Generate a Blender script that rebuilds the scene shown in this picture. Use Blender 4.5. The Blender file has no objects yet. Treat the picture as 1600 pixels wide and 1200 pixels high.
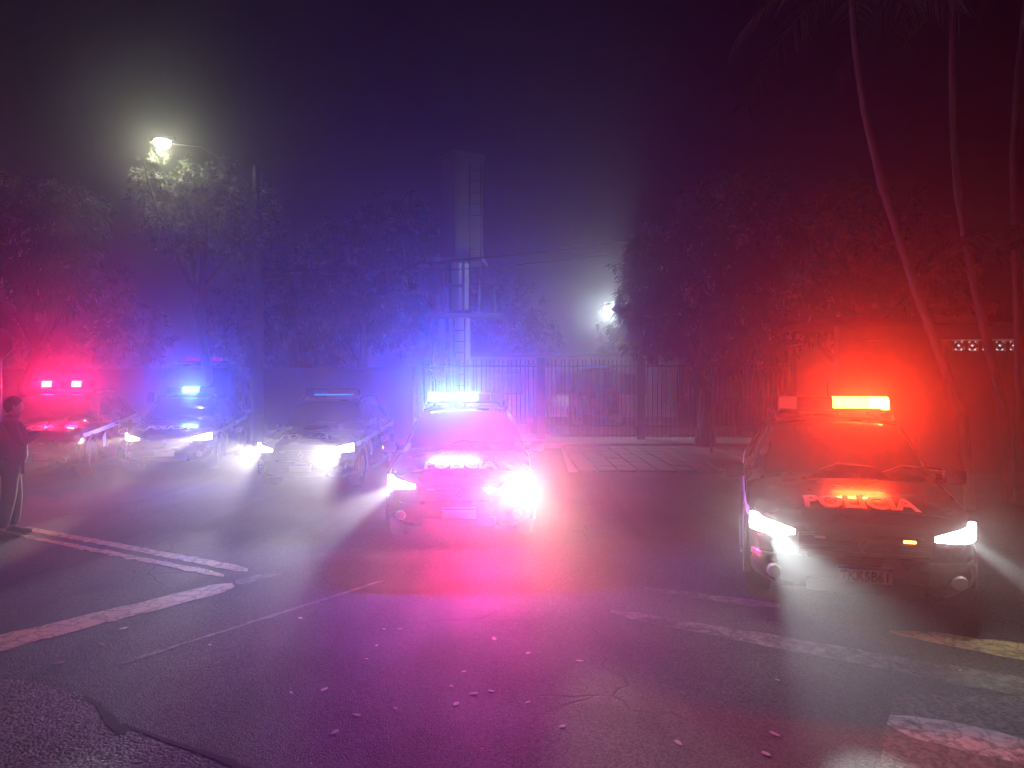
import bpy, bmesh, math, random
import numpy as np
from mathutils import Vector, Matrix

random.seed(7)
rng = np.random.default_rng(11)
R = math.radians
scene = bpy.context.scene
C = scene.collection

# ------------------------------------------------------------------ camera
F, HZ, H = 1150.0, 592.0, 2.0            # focal length in photo pixels, horizon row, eye height
cam = bpy.data.cameras.new('camera')
cam.sensor_width = 36.0
cam.lens = 36.0 * F / 1600.0
cam.shift_y = -(600.0 - HZ) / 1600.0
cam.clip_start, cam.clip_end = 0.1, 600.0
camo = bpy.data.objects.new('camera', cam)
C.objects.link(camo)
camo.location = (0, 0, H)
camo.rotation_euler = (R(90), 0, 0)
scene.camera = camo

# ------------------------------------------------------------------ night sky, exposure
SUN_EL, SUN_AZ = R(-6.0), R(150)
w = bpy.data.worlds.new('World')
scene.world = w
w.use_nodes = True
nt = w.node_tree
sky_n = nt.nodes.new('ShaderNodeTexSky')
sky_n.sky_type = 'NISHITA'
sky_n.sun_disc = False
sky_n.sun_elevation = SUN_EL
sky_n.sun_rotation = SUN_AZ
nt.links.new(sky_n.outputs[0], nt.nodes['Background'].inputs[0])
nt.nodes['Background'].inputs[1].default_value = 0.004
vs = scene.view_settings
vs.view_transform = 'Standard'
vs.look = 'None'
vs.exposure = 0.3
vs.gamma = 1.0
vs.use_curve_mapping = False
cy = scene.cycles
cy.volume_bounces = 0
cy.max_bounces = 6
cy.diffuse_bounces = 2
cy.glossy_bounces = 3
cy.transmission_bounces = 3
cy.sample_clamp_indirect = 2.0
cy.sample_clamp_direct = 0.0
cy.use_denoising = True
cy.caustics_reflective = False
cy.caustics_refractive = False
HAZE_DENSITY, HAZE_G = 0.0185, 0.88

# lamp powers (watts)
P_HEAD = 220.0
P_RED, P_BLUE = 200.0, 370.0
P_STREET = 45.0


# ------------------------------------------------------------------ helpers
def G(px, py):
    """photo pixel of a point on the ground -> X, Y"""
    Y = F * H / (py - HZ)
    return ((px - 800.0) / F * Y, Y)


def at(px, py, Y):
    """photo pixel at depth Y -> X, Y, Z"""
    return Vector(((px - 800.0) / F * Y, Y, H - (py - HZ) / F * Y))


def tag(o, label=None, cat=None, group=None, kind=None):
    if label: o['label'] = label
    if cat: o['category'] = cat
    if group: o['group'] = group
    if kind: o['kind'] = kind
    return o


def empty(name, loc, rz=0.0, scale=1.0):
    o = bpy.data.objects.new(name, None)
    o.empty_display_size = 0.2
    C.objects.link(o)
    o.location = loc
    o.rotation_euler = (0, 0, rz)
    o.scale = (scale,) * 3
    return o


def link(name, me, material=None, parent=None, loc=None, rot=None):
    o = bpy.data.objects.new(name, me)
    C.objects.link(o)
    if material is not None:
        if len(me.materials) == 0:
            me.materials.append(material)
        elif me.materials[0] != material:
            o.material_slots[0].link = 'OBJECT'
            o.material_slots[0].material = material
    if parent is not None: o.parent = parent
    if loc is not None: o.location = loc
    if rot is not None: o.rotation_euler = rot
    return o


class MB:
    """collects simple shapes into one mesh"""
    def __init__(self):
        self.v, self.f = [], []

    def add(self, vs_, fs_):
        n = len(self.v)
        self.v += [tuple(p) for p in vs_]
        self.f += [tuple(i + n for i in f) for f in fs_]
        return self

    def box(self, c, s, rot=None, bev=0.0):
        bm = bmesh.new()
        bmesh.ops.create_cube(bm, size=1.0)
        for v in bm.verts:
            v.co = Vector((v.co.x * s[0], v.co.y * s[1], v.co.z * s[2]))
        if bev > 0:
            bmesh.ops.bevel(bm, geom=bm.edges[:], offset=bev, segments=2, affect='EDGES', profile=0.6)
        M = rot.to_4x4() if rot is not None else Matrix.Identity(4)
        bm.verts.index_update()
        vv = [Vector(c) + (M @ v.co) for v in bm.verts]
        ff = [[v.index for v in f.verts] for f in bm.faces]
        bm.free()
        return self.add(vv, ff)

    def tube(self, pts, rad, n=10, caps=True):
        pts = [Vector(p) for p in pts]
        if not hasattr(rad, '__len__'): rad = [rad] * len(pts)
        rings = []
        up = None
        for i, p in enumerate(pts):
            d = (pts[min(i + 1, len(pts) - 1)] - pts[max(i - 1, 0)]).normalized()
            if up is None:
                up = Vector((0, 0, 1)) if abs(d.z) < 0.9 else Vector((1, 0, 0))
            a = d.cross(up)
            if a.length < 1e-4: a = d.cross(Vector((0, 1, 0)))
            a.normalize()
            b = a.cross(d).normalized()
            up = b
            rings.append([p + (a * math.cos(t) + b * math.sin(t)) * rad[i]
                          for t in (2 * math.pi * k / n for k in range(n))])
        return self.loft(rings, caps)

    def loft(self, rings, caps=True, closed=True):
        n = len(rings[0])
        vv = [p for r in rings for p in r]
        ff = []
        for i in range(len(rings) - 1):
            for k in range(n if closed else n - 1):
                k2 = (k + 1) % n
                ff.append((i * n + k, i * n + k2, (i + 1) * n + k2, (i + 1) * n + k))
        if caps:
            ff.append(tuple(reversed(range(n))))
            ff.append(tuple(range((len(rings) - 1) * n, len(rings) * n)))
        return self.add(vv, ff)

    def lathe(self, prof, c=(0, 0, 0), axis='Z', n=24, caps=True):
        rings = []
        for r, h in prof:
            ring = []
            for k in range(n):
                t = 2 * math.pi * k / n
                a, b = r * math.cos(t), r * math.sin(t)
                p = {'Z': (a, b, h), 'X': (h, a, b), 'Y': (a, h, b)}[axis]
                ring.append(Vector(c) + Vector(p))
            rings.append(ring)
        return self.loft(rings, caps)

    def grid(self, rows):
        return self.loft(rows, caps=False, closed=False)

    def prism(self, poly, z0, z1):
        """flat polygon in XY given height"""
        n = len(poly)
        vv = [(x, y, z0) for x, y in poly] + [(x, y, z1) for x, y in poly]
        ff = [tuple(reversed(range(n))), tuple(range(n, 2 * n))]
        ff += [(i, (i + 1) % n, n + (i + 1) % n, n + i) for i in range(n)]
        return self.add(vv, ff)

    def mesh(self, name, material=None, smooth=35.0, fix=True):
        me = bpy.data.meshes.new(name)
        me.from_pydata(self.v, [], self.f)
        if material is not None: me.materials.append(material)
        finish(me, smooth, fix)
        return me

    def build(self, name, material, parent=None, loc=None, rot=None, smooth=35.0, fix=True):
        return link(name, self.mesh(name, material, smooth, fix), None, parent, loc, rot)


def finish(me, smooth=35.0, fix=True):
    bm = bmesh.new()
    bm.from_mesh(me)
    if fix: bmesh.ops.recalc_face_normals(bm, faces=bm.faces[:])
    if smooth:
        for f in bm.faces: f.smooth = True
        lim = R(smooth)
        for e in bm.edges:
            if len(e.link_faces) == 2:
                e.smooth = e.calc_face_angle(0.0) < lim
    bm.to_mesh(me)
    bm.free()
    me.update()


def evaluated(o):
    """mesh of an object with its modifiers applied; the object itself is removed"""
    bpy.context.view_layer.update()
    dg = bpy.context.evaluated_depsgraph_get()
    me = bpy.data.meshes.new_from_object(o.evaluated_get(dg))
    bpy.data.objects.remove(o)
    return me


# ------------------------------------------------------------------ materials
def mat(name, col, rough=0.6, metal=0.0, var=0.15, vscale=6.0, bump=0.0, bscale=60.0, coat=0.0,
        rvar=0.1, spec=0.5, sub=0.0):
    m = bpy.data.materials.new(name)
    m.use_nodes = True
    t = m.node_tree
    b = t.nodes['Principled BSDF']
    b.inputs['Metallic'].default_value = metal
    b.inputs['Coat Weight'].default_value = coat
    b.inputs['Coat Roughness'].default_value = 0.06
    b.inputs['Specular IOR Level'].default_value = spec
    tc = t.nodes.new('ShaderNodeTexCoord')
    n = t.nodes.new('ShaderNodeTexNoise')
    n.inputs['Scale'].default_value = vscale
    n.inputs['Detail'].default_value = 5.0
    t.links.new(tc.outputs['Object'], n.inputs['Vector'])
    mx = t.nodes.new('ShaderNodeMix')
    mx.data_type = 'RGBA'
    lo = [max(0.0, c * (1 - var)) for c in col[:3]] + [1]
    hi = [min(1.0, c * (1 + var)) for c in col[:3]] + [1]
    mx.inputs[6].default_value = lo
    mx.inputs[7].default_value = hi
    t.links.new(n.outputs['Fac'], mx.inputs[0])
    t.links.new(mx.outputs[2], b.inputs['Base Color'])
    mr = t.nodes.new('ShaderNodeMapRange')
    mr.inputs['To Min'].default_value = max(0.02, rough - rvar)
    mr.inputs['To Max'].default_value = min(1.0, rough + rvar)
    t.links.new(n.outputs['Fac'], mr.inputs['Value'])
    t.links.new(mr.outputs[0], b.inputs['Roughness'])
    if bump > 0:
        n2 = t.nodes.new('ShaderNodeTexNoise')
        n2.inputs['Scale'].default_value = bscale
        n2.inputs['Detail'].default_value = 4.0
        t.links.new(tc.outputs['Object'], n2.inputs['Vector'])
        bp = t.nodes.new('ShaderNodeBump')
        bp.inputs['Strength'].default_value = bump
        bp.inputs['Distance'].default_value = 0.01
        t.links.new(n2.outputs['Fac'], bp.inputs['Height'])
        t.links.new(bp.outputs[0], b.inputs['Normal'])
    return m


def emit(name, col, strength):
    m = bpy.data.materials.new(name)
    m.use_nodes = True
    t = m.node_tree
    b = t.nodes['Principled BSDF']
    b.inputs['Base Color'].default_value = (0.5 * col[0], 0.5 * col[1], 0.5 * col[2], 1)
    b.inputs['Roughness'].default_value = 0.2
    b.inputs['Emission Color'].default_value = (*col, 1)
    b.inputs['Emission Strength'].default_value = strength
    m.cycles.emission_sampling = 'NONE'       # the lamp beside it carries its light
    return m


def ground_mat(name, col, fine, coarse, rough, speck=0.0, crack=0.0, patch=0.45, relief=0.6):
    """asphalt: colour patches, aggregate relief, pale specks and fine cracks"""
    m = bpy.data.materials.new(name)
    m.use_nodes = True
    t = m.node_tree
    L = t.links
    b = t.nodes['Principled BSDF']
    tc = t.nodes.new('ShaderNodeTexCoord')

    def noise(s, d=4.0, r=0.6):
        n = t.nodes.new('ShaderNodeTexNoise')
        n.inputs['Scale'].default_value = s
        n.inputs['Detail'].default_value = d
        n.inputs['Roughness'].default_value = r
        L.new(tc.outputs['Object'], n.inputs['Vector'])
        return n.outputs['Fac']

    def ramp(x, a, c):
        r = t.nodes.new('ShaderNodeMapRange')
        r.inputs['From Min'].default_value = a
        r.inputs['From Max'].default_value = c
        L.new(x, r.inputs['Value'])
        return r.outputs[0]

    def mix(fac, a, c):
        x = t.nodes.new('ShaderNodeMix')
        x.data_type = 'RGBA'
        L.new(fac, x.inputs[0])
        for sock, val in ((6, a), (7, c)):
            if isinstance(val, tuple): x.inputs[sock].default_value = (*val, 1)
            else: L.new(val, x.inputs[sock])
        return x.outputs[2]
    dark = tuple(c * (1 - patch) for c in col)
    lite = tuple(c * (1 + patch) for c in col)
    c1 = mix(ramp(noise(0.45, 6.0, 0.65), 0.35, 0.68), dark, lite)
    c2 = mix(ramp(noise(fine * 0.6, 3.0), 0.3, 0.7), c1, tuple(c * 1.1 for c in col))
    if speck > 0:
        v = t.nodes.new('ShaderNodeTexVoronoi')
        v.inputs['Scale'].default_value = 26.0
        L.new(tc.outputs['Object'], v.inputs['Vector'])
        s1 = ramp(v.outputs['Distance'], 0.16, 0.10)
        sep = t.nodes.new('ShaderNodeSeparateColor')
        L.new(v.outputs['Color'], sep.inputs[0])
        s2 = ramp(sep.outputs[0], 1 - speck, 1 - speck + 0.01)
        mu = t.nodes.new('ShaderNodeMath'); mu.operation = 'MULTIPLY'
        L.new(s1, mu.inputs[0]); L.new(s2, mu.inputs[1])
        c2 = mix(mu.outputs[0], c2, (0.28, 0.27, 0.26))
    mp = t.nodes.new('ShaderNodeMapping')
    mp.inputs['Scale'].default_value = (1.5, 0.12, 1.0)
    mp.inputs['Rotation'].default_value = (0, 0, 0.12)
    L.new(tc.outputs['Object'], mp.inputs['Vector'])
    ns = t.nodes.new('ShaderNodeTexNoise')
    ns.inputs['Scale'].default_value = 1.0
    ns.inputs['Detail'].default_value = 6.0
    L.new(mp.outputs[0], ns.inputs['Vector'])
    c2 = mix(ramp(ns.outputs['Fac'], 0.52, 0.72), c2, tuple(c * .45 for c in col))
    vg = t.nodes.new('ShaderNodeTexVoronoi')
    vg.inputs['Scale'].default_value = fine * 0.75
    L.new(tc.outputs['Object'], vg.inputs['Vector'])
    sg = t.nodes.new('ShaderNodeSeparateColor')
    L.new(vg.outputs['Color'], sg.inputs[0])
    mg = t.nodes.new('ShaderNodeMapRange')
    mg.inputs['To Min'].default_value, mg.inputs['To Max'].default_value = 0.35, 1.8
    L.new(sg.outputs[1], mg.inputs['Value'])
    vm = t.nodes.new('ShaderNodeVectorMath'); vm.operation = 'SCALE'
    L.new(c2, vm.inputs[0]); L.new(mg.outputs[0], vm.inputs['Scale'])
    c2 = vm.outputs[0]
    hgt = None
    if crack > 0:
        dn = t.nodes.new('ShaderNodeTexNoise')
        dn.inputs['Scale'].default_value = 1.6
        L.new(tc.outputs['Object'], dn.inputs['Vector'])
        va = t.nodes.new('ShaderNodeVectorMath'); va.operation = 'MULTIPLY_ADD'
        va.inputs[1].default_value = (0.9, 0.9, 0.0)
        L.new(dn.outputs['Color'], va.inputs[0]); L.new(tc.outputs['Object'], va.inputs[2])
        v2 = t.nodes.new('ShaderNodeTexVoronoi')
        v2.feature = 'DISTANCE_TO_EDGE'
        v2.inputs['Scale'].default_value = 0.75
        L.new(va.outputs[0], v2.inputs['Vector'])
        k = ramp(v2.outputs['Distance'], 0.012, 0.002)
        gate = ramp(noise(0.3, 2.0), 0.5, 0.62)
        mu2 = t.nodes.new('ShaderNodeMath'); mu2.operation = 'MULTIPLY'
        L.new(k, mu2.inputs[0]); L.new(gate, mu2.inputs[1])
        mu3 = t.nodes.new('ShaderNodeMath'); mu3.operation = 'MULTIPLY'
        mu3.inputs[1].default_value = crack
        L.new(mu2.outputs[0], mu3.inputs[0])
        c2 = mix(mu3.outputs[0], c2, (0.012, 0.011, 0.011))
        hgt = mu3.outputs[0]
    L.new(c2, b.inputs['Base Color'])
    b.inputs['Specular IOR Level'].default_value = 0.25
    rr = t.nodes.new('ShaderNodeMapRange')
    rr.inputs['To Min'].default_value = rough - 0.15
    rr.inputs['To Max'].default_value = rough + 0.12
    L.new(noise(1.3, 5.0), rr.inputs['Value'])
    L.new(rr.outputs[0], b.inputs['Roughness'])
    vb = t.nodes.new('ShaderNodeTexVoronoi')
    vb.inputs['Scale'].default_value = fine
    L.new(tc.outputs['Object'], vb.inputs['Vector'])
    ad = t.nodes.new('ShaderNodeMath'); ad.operation = 'MULTIPLY_ADD'
    ad.inputs[1].default_value = -0.7
    L.new(vb.outputs['Distance'], ad.inputs[0]); L.new(noise(coarse, 5.0), ad.inputs[2])
    last = ad.outputs[0]
    if hgt is not None:
        sb = t.nodes.new('ShaderNodeMath'); sb.operation = 'SUBTRACT'
        L.new(last, sb.inputs[0]); L.new(hgt, sb.inputs[1])
        last = sb.outputs[0]
    bp = t.nodes.new('ShaderNodeBump')
    bp.inputs['Strength'].default_value = relief
    bp.inputs['Distance'].default_value = 0.008
    L.new(last, bp.inputs['Height'])
    L.new(bp.outputs[0], b.inputs['Normal'])
    return m


def paint_mat(name, paint, base, keep):
    """road paint worn through to the asphalt"""
    m = ground_mat(name, base, 90.0, 14.0, 0.6)
    t = m.node_tree
    b = t.nodes['Principled BSDF']
    src = b.inputs['Base Color'].links[0].from_socket
    tc = t.nodes['Texture Coordinate']
    n = t.nodes.new('ShaderNodeTexNoise')
    n.inputs['Scale'].default_value = 11.0
    n.inputs['Detail'].default_value = 10.0
    n.inputs['Roughness'].default_value = 0.72
    t.links.new(tc.outputs['Object'], n.inputs['Vector'])
    r = t.nodes.new('ShaderNodeMapRange')
    r.inputs['From Min'].default_value = 0.56 - keep * 0.3
    r.inputs['From Max'].default_value = 0.72 - keep * 0.25
    r.inputs['To Max'].default_value = 0.9
    n3 = t.nodes.new('ShaderNodeTexNoise')
    n3.inputs['Scale'].default_value = 1.1
    n3.inputs['Detail'].default_value = 3.0
    t.links.new(tc.outputs['Object'], n3.inputs['Vector'])
    av = t.nodes.new('ShaderNodeMath'); av.operation = 'MULTIPLY_ADD'
    av.inputs[1].default_value = 0.55
    t.links.new(n3.outputs['Fac'], av.inputs[0])
    sb_ = t.nodes.new('ShaderNodeMath'); sb_.operation = 'SUBTRACT'
    sb_.inputs[1].default_value = 0.275
    t.links.new(n.outputs['Fac'], sb_.inputs[0]); t.links.new(sb_.outputs[0], av.inputs[2])
    t.links.new(av.outputs[0], r.inputs['Value'])
    vk = t.nodes.new('ShaderNodeTexVoronoi')
    vk.feature = 'DISTANCE_TO_EDGE'
    vk.inputs['Scale'].default_value = 7.0
    wv_ = t.nodes.new('ShaderNodeVectorMath'); wv_.operation = 'MULTIPLY_ADD'
    wv_.inputs[1].default_value = (0.12, 0.12, 0.0)
    t.links.new(n.outputs['Color'], wv_.inputs[0]); t.links.new(tc.outputs['Object'], wv_.inputs[2])
    t.links.new(wv_.outputs[0], vk.inputs['Vector'])
    rk = t.nodes.new('ShaderNodeMapRange')
    rk.inputs['From Min'].default_value, rk.inputs['From Max'].default_value = 0.02, 0.06
    rk.inputs['To Min'].default_value = 0.45
    t.links.new(vk.outputs['Distance'], rk.inputs['Value'])
    mk = t.nodes.new('ShaderNodeMath'); mk.operation = 'MULTIPLY'
    t.links.new(r.outputs[0], mk.inputs[0]); t.links.new(rk.outputs[0], mk.inputs[1])
    x = t.nodes.new('ShaderNodeMix')
    x.data_type = 'RGBA'
    t.links.new(mk.outputs[0], x.inputs[0])
    t.links.new(src, x.inputs[6])
    x.inputs[7].default_value = (*paint, 1)
    t.links.new(x.outputs[2], b.inputs['Base Color'])
    return m


M = {}
M['asphalt'] = ground_mat('asphalt', (0.075, 0.072, 0.07), 120.0, 30.0, 0.80, speck=0.10, crack=0.9)
M['old_asphalt'] = ground_mat('old_asphalt', (0.11, 0.105, 0.095), 60.0, 26.0, 0.75, speck=0.0, crack=0.0, patch=0.3, relief=0.6)
M['patch_asphalt'] = ground_mat('patch_asphalt', (0.085, 0.08, 0.078), 110.0, 9.0, 0.85, crack=0.0, patch=0.2)
M['crack'] = mat('crack', (0.014, 0.013, 0.013), 0.95, var=0.3)
M['white_line'] = paint_mat('white_line', (0.62, 0.60, 0.55), (0.075, 0.072, 0.07), 0.55)
M['yellow_line'] = paint_mat('yellow_line', (0.68, 0.56, 0.28), (0.075, 0.072, 0.07), 0.85)
M['faded_line'] = paint_mat('faded_line', (0.30, 0.28, 0.26), (0.075, 0.072, 0.07), 0.5)
M['concrete'] = mat('concrete', (0.30, 0.29, 0.28), 0.85, var=0.3, vscale=3.0, bump=0.4, bscale=40)
M['paver'] = mat('paver', (0.16, 0.15, 0.15), 0.7, var=0.35, vscale=4.0, bump=0.5, bscale=50)
M['white_wall'] = mat('white_wall', (0.78, 0.77, 0.75), 0.8, var=0.12, vscale=2.0, bump=0.2, bscale=30)
M['red_wall'] = mat('red_wall', (0.42, 0.30, 0.26), 0.85, var=0.2, vscale=2.0, bump=0.3, bscale=30)
M['roof_tile'] = mat('roof_tile', (0.16, 0.09, 0.07), 0.8, var=0.3)
M['car_black'] = mat('car_black', (0.012, 0.012, 0.014), 0.28, var=0.2, coat=1.0, vscale=3.0, rvar=0.06)
M['car_plastic'] = mat('car_plastic', (0.02, 0.02, 0.02), 0.55, bump=0.1, bscale=300)
M['car_glass'] = mat('car_glass', (0.008, 0.009, 0.010), 0.07, rvar=0.04, spec=0.6)
M['car_white'] = mat('car_white', (0.72, 0.72, 0.74), 0.4, var=0.06)
M['letter_white'] = mat('letter_white', (0.78, 0.77, 0.74), 0.45, var=0.06)
M['chrome'] = mat('chrome', (0.6, 0.6, 0.62), 0.2, metal=1.0, var=0.08)
M['alloy'] = mat('alloy', (0.30, 0.30, 0.31), 0.38, metal=0.9)
M['rubber'] = mat('rubber', (0.018, 0.018, 0.018), 0.85, bump=0.3, bscale=80)
M['plate_text'] = mat('plate_text', (0.03, 0.03, 0.035), 0.6)
M['plate_blue'] = mat('plate_blue', (0.03, 0.06, 0.35), 0.5)
M['tail_red'] = mat('tail_red', (0.25, 0.01, 0.01), 0.2)
M['lens_red'] = mat('lens_red', (0.22, 0.01, 0.015), 0.15, coat=0.5)
M['lens_blue'] = mat('lens_blue', (0.02, 0.04, 0.30), 0.15, coat=0.5)
M['lamp_glass'] = mat('lamp_glass', (0.30, 0.30, 0.32), 0.12, var=0.2, coat=1.0)
M['iron'] = mat('iron', (0.035, 0.033, 0.034), 0.55, metal=0.4, bump=0.2)
M['galv'] = mat('galv', (0.25, 0.25, 0.26), 0.45, metal=0.7)
M['bark'] = mat('bark', (0.10, 0.075, 0.055), 0.9, var=0.4, vscale=9.0, bump=0.9, bscale=25)
M['palm_bark'] = mat('palm_bark', (0.26, 0.23, 0.18), 0.8, var=0.35, vscale=5.0, bump=0.6, bscale=22)
M['leaf_mango'] = mat('leaf_mango', (0.07, 0.19, 0.04), 0.4, var=0.55, vscale=3.0)
M['leaf_pale'] = mat('leaf_pale', (0.11, 0.14, 0.06), 0.5, var=0.5, vscale=3.0)
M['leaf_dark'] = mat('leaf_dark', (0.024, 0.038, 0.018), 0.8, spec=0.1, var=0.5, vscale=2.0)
M['leaf_palm'] = mat('leaf_palm', (0.07, 0.10, 0.04), 0.45, var=0.5, vscale=3.0)
M['flower'] = mat('flower', (0.82, 0.72, 0.74), 0.6, var=0.15)
M['skin'] = mat('skin', (0.36, 0.22, 0.16), 0.55, var=0.12)
M['hair'] = mat('hair', (0.02, 0.016, 0.014), 0.6, bump=0.6, bscale=90)
M['jacket'] = mat('jacket', (0.022, 0.022, 0.032), 0.85, var=0.3, bump=0.4, bscale=45)
M['trouser'] = mat('trouser', (0.06, 0.055, 0.055), 0.85, var=0.75, vscale=11.0, bump=0.4, bscale=40)
M['shoe'] = mat('shoe', (0.03, 0.028, 0.026), 0.5)
M['paper'] = mat('paper', (0.6, 0.58, 0.55), 0.8, var=0.15)
M['dry_leaf'] = mat('dry_leaf', (0.30, 0.17, 0.08), 0.8, var=0.4, vscale=12)
M['sign_red'] = mat('sign_red', (0.45, 0.03, 0.03), 0.5)
M['pole_concrete'] = mat('pole_concrete', (0.12, 0.115, 0.11), 0.9, var=0.3)
M['cable'] = mat('cable', (0.02, 0.02, 0.02), 0.6)
M['head_on'] = emit('head_on', (1.0, 0.98, 0.92), 30.0)
M['head_warm'] = emit('head_warm', (1.0, 0.86, 0.62), 30.0)
M['drl'] = emit('drl', (0.9, 1.0, 1.0), 8.0)
M['red_on'] = emit('red_on', (1.0, 0.36, 0.05), 11.0)
M['pink_on'] = emit('pink_on', (1.0, 0.13, 0.06), 10.0)
M['amber_on'] = emit('amber_on', (1.0, 0.46, 0.08), 12.0)
M['blue_on'] = emit('blue_on', (0.06, 0.50, 1.0), 10.0)
M['blue_dim'] = emit('blue_dim', (0.02, 0.22, 1.0), 2.0)
M['red_dim'] = emit('red_dim', (1.0, 0.02, 0.15), 0.35)
M['violet_dim'] = emit('violet_dim', (0.9, 0.12, 0.10), 0.25)
M['street_on'] = emit('street_on', (1.0, 1.0, 0.72), 60.0)
M['street_cold'] = emit('street_cold', (0.85, 1.0, 0.95), 60.0)
M['window_lit'] = emit('window_lit', (0.9, 0.92, 1.0), 1.1)


for k_ in ('leaf_mango', 'leaf_pale', 'flower'):
    t = M[k_].node_tree
    b = t.nodes['Principled BSDF']
    tr = t.nodes.new('ShaderNodeBsdfTranslucent')
    t.links.new(b.inputs['Base Color'].links[0].from_socket, tr.inputs['Color'])
    ms = t.nodes.new('ShaderNodeMixShader')
    ms.inputs[0].default_value = 0.4
    t.links.new(b.outputs[0], ms.inputs[1]); t.links.new(tr.outputs[0], ms.inputs[2])
    t.links.new(ms.outputs[0], t.nodes['Material Output'].inputs['Surface'])


def lamp(name, kind, col, power, loc, parent=None, radius=0.05, direction=None, size=60.0, blend=0.5):
    d = bpy.data.lights.new(name, kind)
    d.color = col
    d.energy = power
    d.shadow_soft_size = radius
    if kind == 'SPOT':
        d.spot_size = R(size)
        d.spot_blend = blend
    o = bpy.data.objects.new(name, d)
    C.objects.link(o)
    o.location = loc
    if direction is not None:
        o.rotation_euler = Vector(direction).to_track_quat('-Z', 'Y').to_euler()
    if parent is not None: o.parent = parent
    return o


# ------------------------------------------------------------------ ground and road
def sheet(name, x0, x1, y0, y1, z, m):
    mb = MB()
    mb.add([(x0, y0, z), (x1, y0, z), (x1, y1, z), (x0, y1, z)], [(0, 1, 2, 3)])
    return tag(mb.build(name, m, smooth=0), kind='structure')


sheet('ground', -58, 58, -14, 88, 0.0, M['old_asphalt'])

# the newer road surface lies 2 cm over the old one, with a broken edge in the near left corner
edge_px = [(-420, 1020), (-120, 1050), (60, 1068), (110, 1082), (150, 1100), (163, 1118), (178, 1142), (196, 1136),
           (250, 1158), (300, 1172), (345, 1190), (400, 1216), (470, 1250), (560, 1310), (640, 1400)]
edge = []
for i, (a, b) in enumerate(edge_px[:-1]):
    c, d = edge_px[i + 1]
    for k in range(7):
        t = k / 7
        x, y = G(a + (c - a) * t, b + (d - b) * t)
        j = 0.018 if k else 0.0
        edge.append((x + random.uniform(-j, j), y + random.uniform(-j, j)))
edge.append(G(*edge_px[-1]))
mb = MB().box((0, 4.1, 0.006), (114, 34.2, 0.006))
tag(mb.build('road', M['asphalt'], smooth=0), kind='structure')
poly = edge + [(edge[-1][0] - .5, .8), (edge[0][0], .8)]
bm = bmesh.new()
f = bm.faces.new([bm.verts.new((x, y, 0.0125)) for x, y in poly])
bmesh.ops.triangulate(bm, faces=bm.faces[:])
bmesh.ops.recalc_face_normals(bm, faces=bm.faces[:])
me = bpy.data.meshes.new('road_patch')
bm.to_mesh(me); bm.free()
me.materials.append(M['old_asphalt'])
tag(link('road_patch', me), kind='structure')
# the open crack along its edge
top, bot = [], []
cpx = [(96, 1076, 1), (128, 1089, 3), (152, 1101, 8), (160, 1112, 20), (176, 1128, 24), (188, 1140, 16), (205, 1139, 5), (262, 1160, 6), (300, 1172, 8), (352, 1190, 9), (410, 1212, 8), (520, 1262, 6)]
for i in range(len(cpx) - 1):
    for k in range(6):
        t = k / 6
        x_, y_, w_ = (cpx[i][j] + (cpx[i + 1][j] - cpx[i][j]) * t for j in range(3))
        top.append((*G(x_ + random.gauss(0, 1.2), y_ - w_ * .3 + random.gauss(0, .8)), .0145))
        bot.append((*G(x_ + random.gauss(0, 1.2), y_ + w_ * .7 + random.gauss(0, .8)), .0145))
tag(MB().grid([top, bot]).build('road_crack', M['crack'], smooth=0), kind='structure')
RZ = 0.0125                                                    # top of thin sheets on the road


def strip(name, top, bot, m, z=RZ, jit=0.012, step=0.10):
    """painted band between two pixel edges, with a ragged outline"""
    a0, a1 = Vector(G(*top[0])), Vector(G(*top[1]))
    b0, b1 = Vector(G(*bot[0])), Vector(G(*bot[1]))
    n = max(4, int((a1 - a0).length / step))
    A, B = [], []
    for i in range(n + 1):
        t = i / n
        p, q = a0.lerp(a1, t), b0.lerp(b1, t)
        en = min(t, 1 - t) * n
        if en < 1.5:
            m_ = p.lerp(q, random.uniform(.3, .7)); kf = (en + 1.2) / 2.8
            p, q = m_.lerp(p, kf), m_.lerp(q, kf)
        A.append((p.x + random.gauss(0, jit * .5), p.y + random.gauss(0, jit), z))
        B.append((q.x + random.gauss(0, jit * .5), q.y + random.gauss(0, jit), z))
    return tag(MB().grid([A, B]).build(name, m, smooth=0), kind='structure')


strip('road_line', ((38, 823), (385, 887)), ((38, 829), (388, 898)), M['yellow_line'])
strip('road_line', ((36, 836), (350, 897)), ((36, 841), (350, 905)), M['yellow_line'])
strip('road_line', ((-60, 1010), (362, 908)), ((-60, 1034), (366, 924)), M['yellow_line'], jit=0.016)
strip('road_line', ((366, 908), (440, 892)), ((368, 916), (436, 901)), M['faded_line'], jit=0.03)
strip('road_line', ((180, 1040), (600, 907)), ((180, 1044), (600, 910)), M['faded_line'], jit=0.01)
strip('road_line', ((960, 953), (1640, 1068)), ((952, 963), (1640, 1100)), M['faded_line'])
strip('road_line', ((1388, 982), (1660, 1016)), ((1388, 993), (1660, 1046)), M['yellow_line'])
strip('road_line', ((1392, 1112), (1660, 1165)), ((1386, 1150), (1660, 1212)), M['white_line'], jit=0.02)
strip('road_line', ((1010, 918), (1220, 945)), ((1005, 924), (1215, 955)), M['faded_line'])
mb = MB()
mb.add([(*G(x, y), RZ - 0.001) for x, y in ((-120, 890), (60, 878), (130, 893), (192, 911), (120, 928), (48, 945), (-160, 965))],
       [tuple(range(7))])
tag(mb.build('road_patch', M['patch_asphalt'], smooth=0), kind='structure')
mb = MB()
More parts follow.
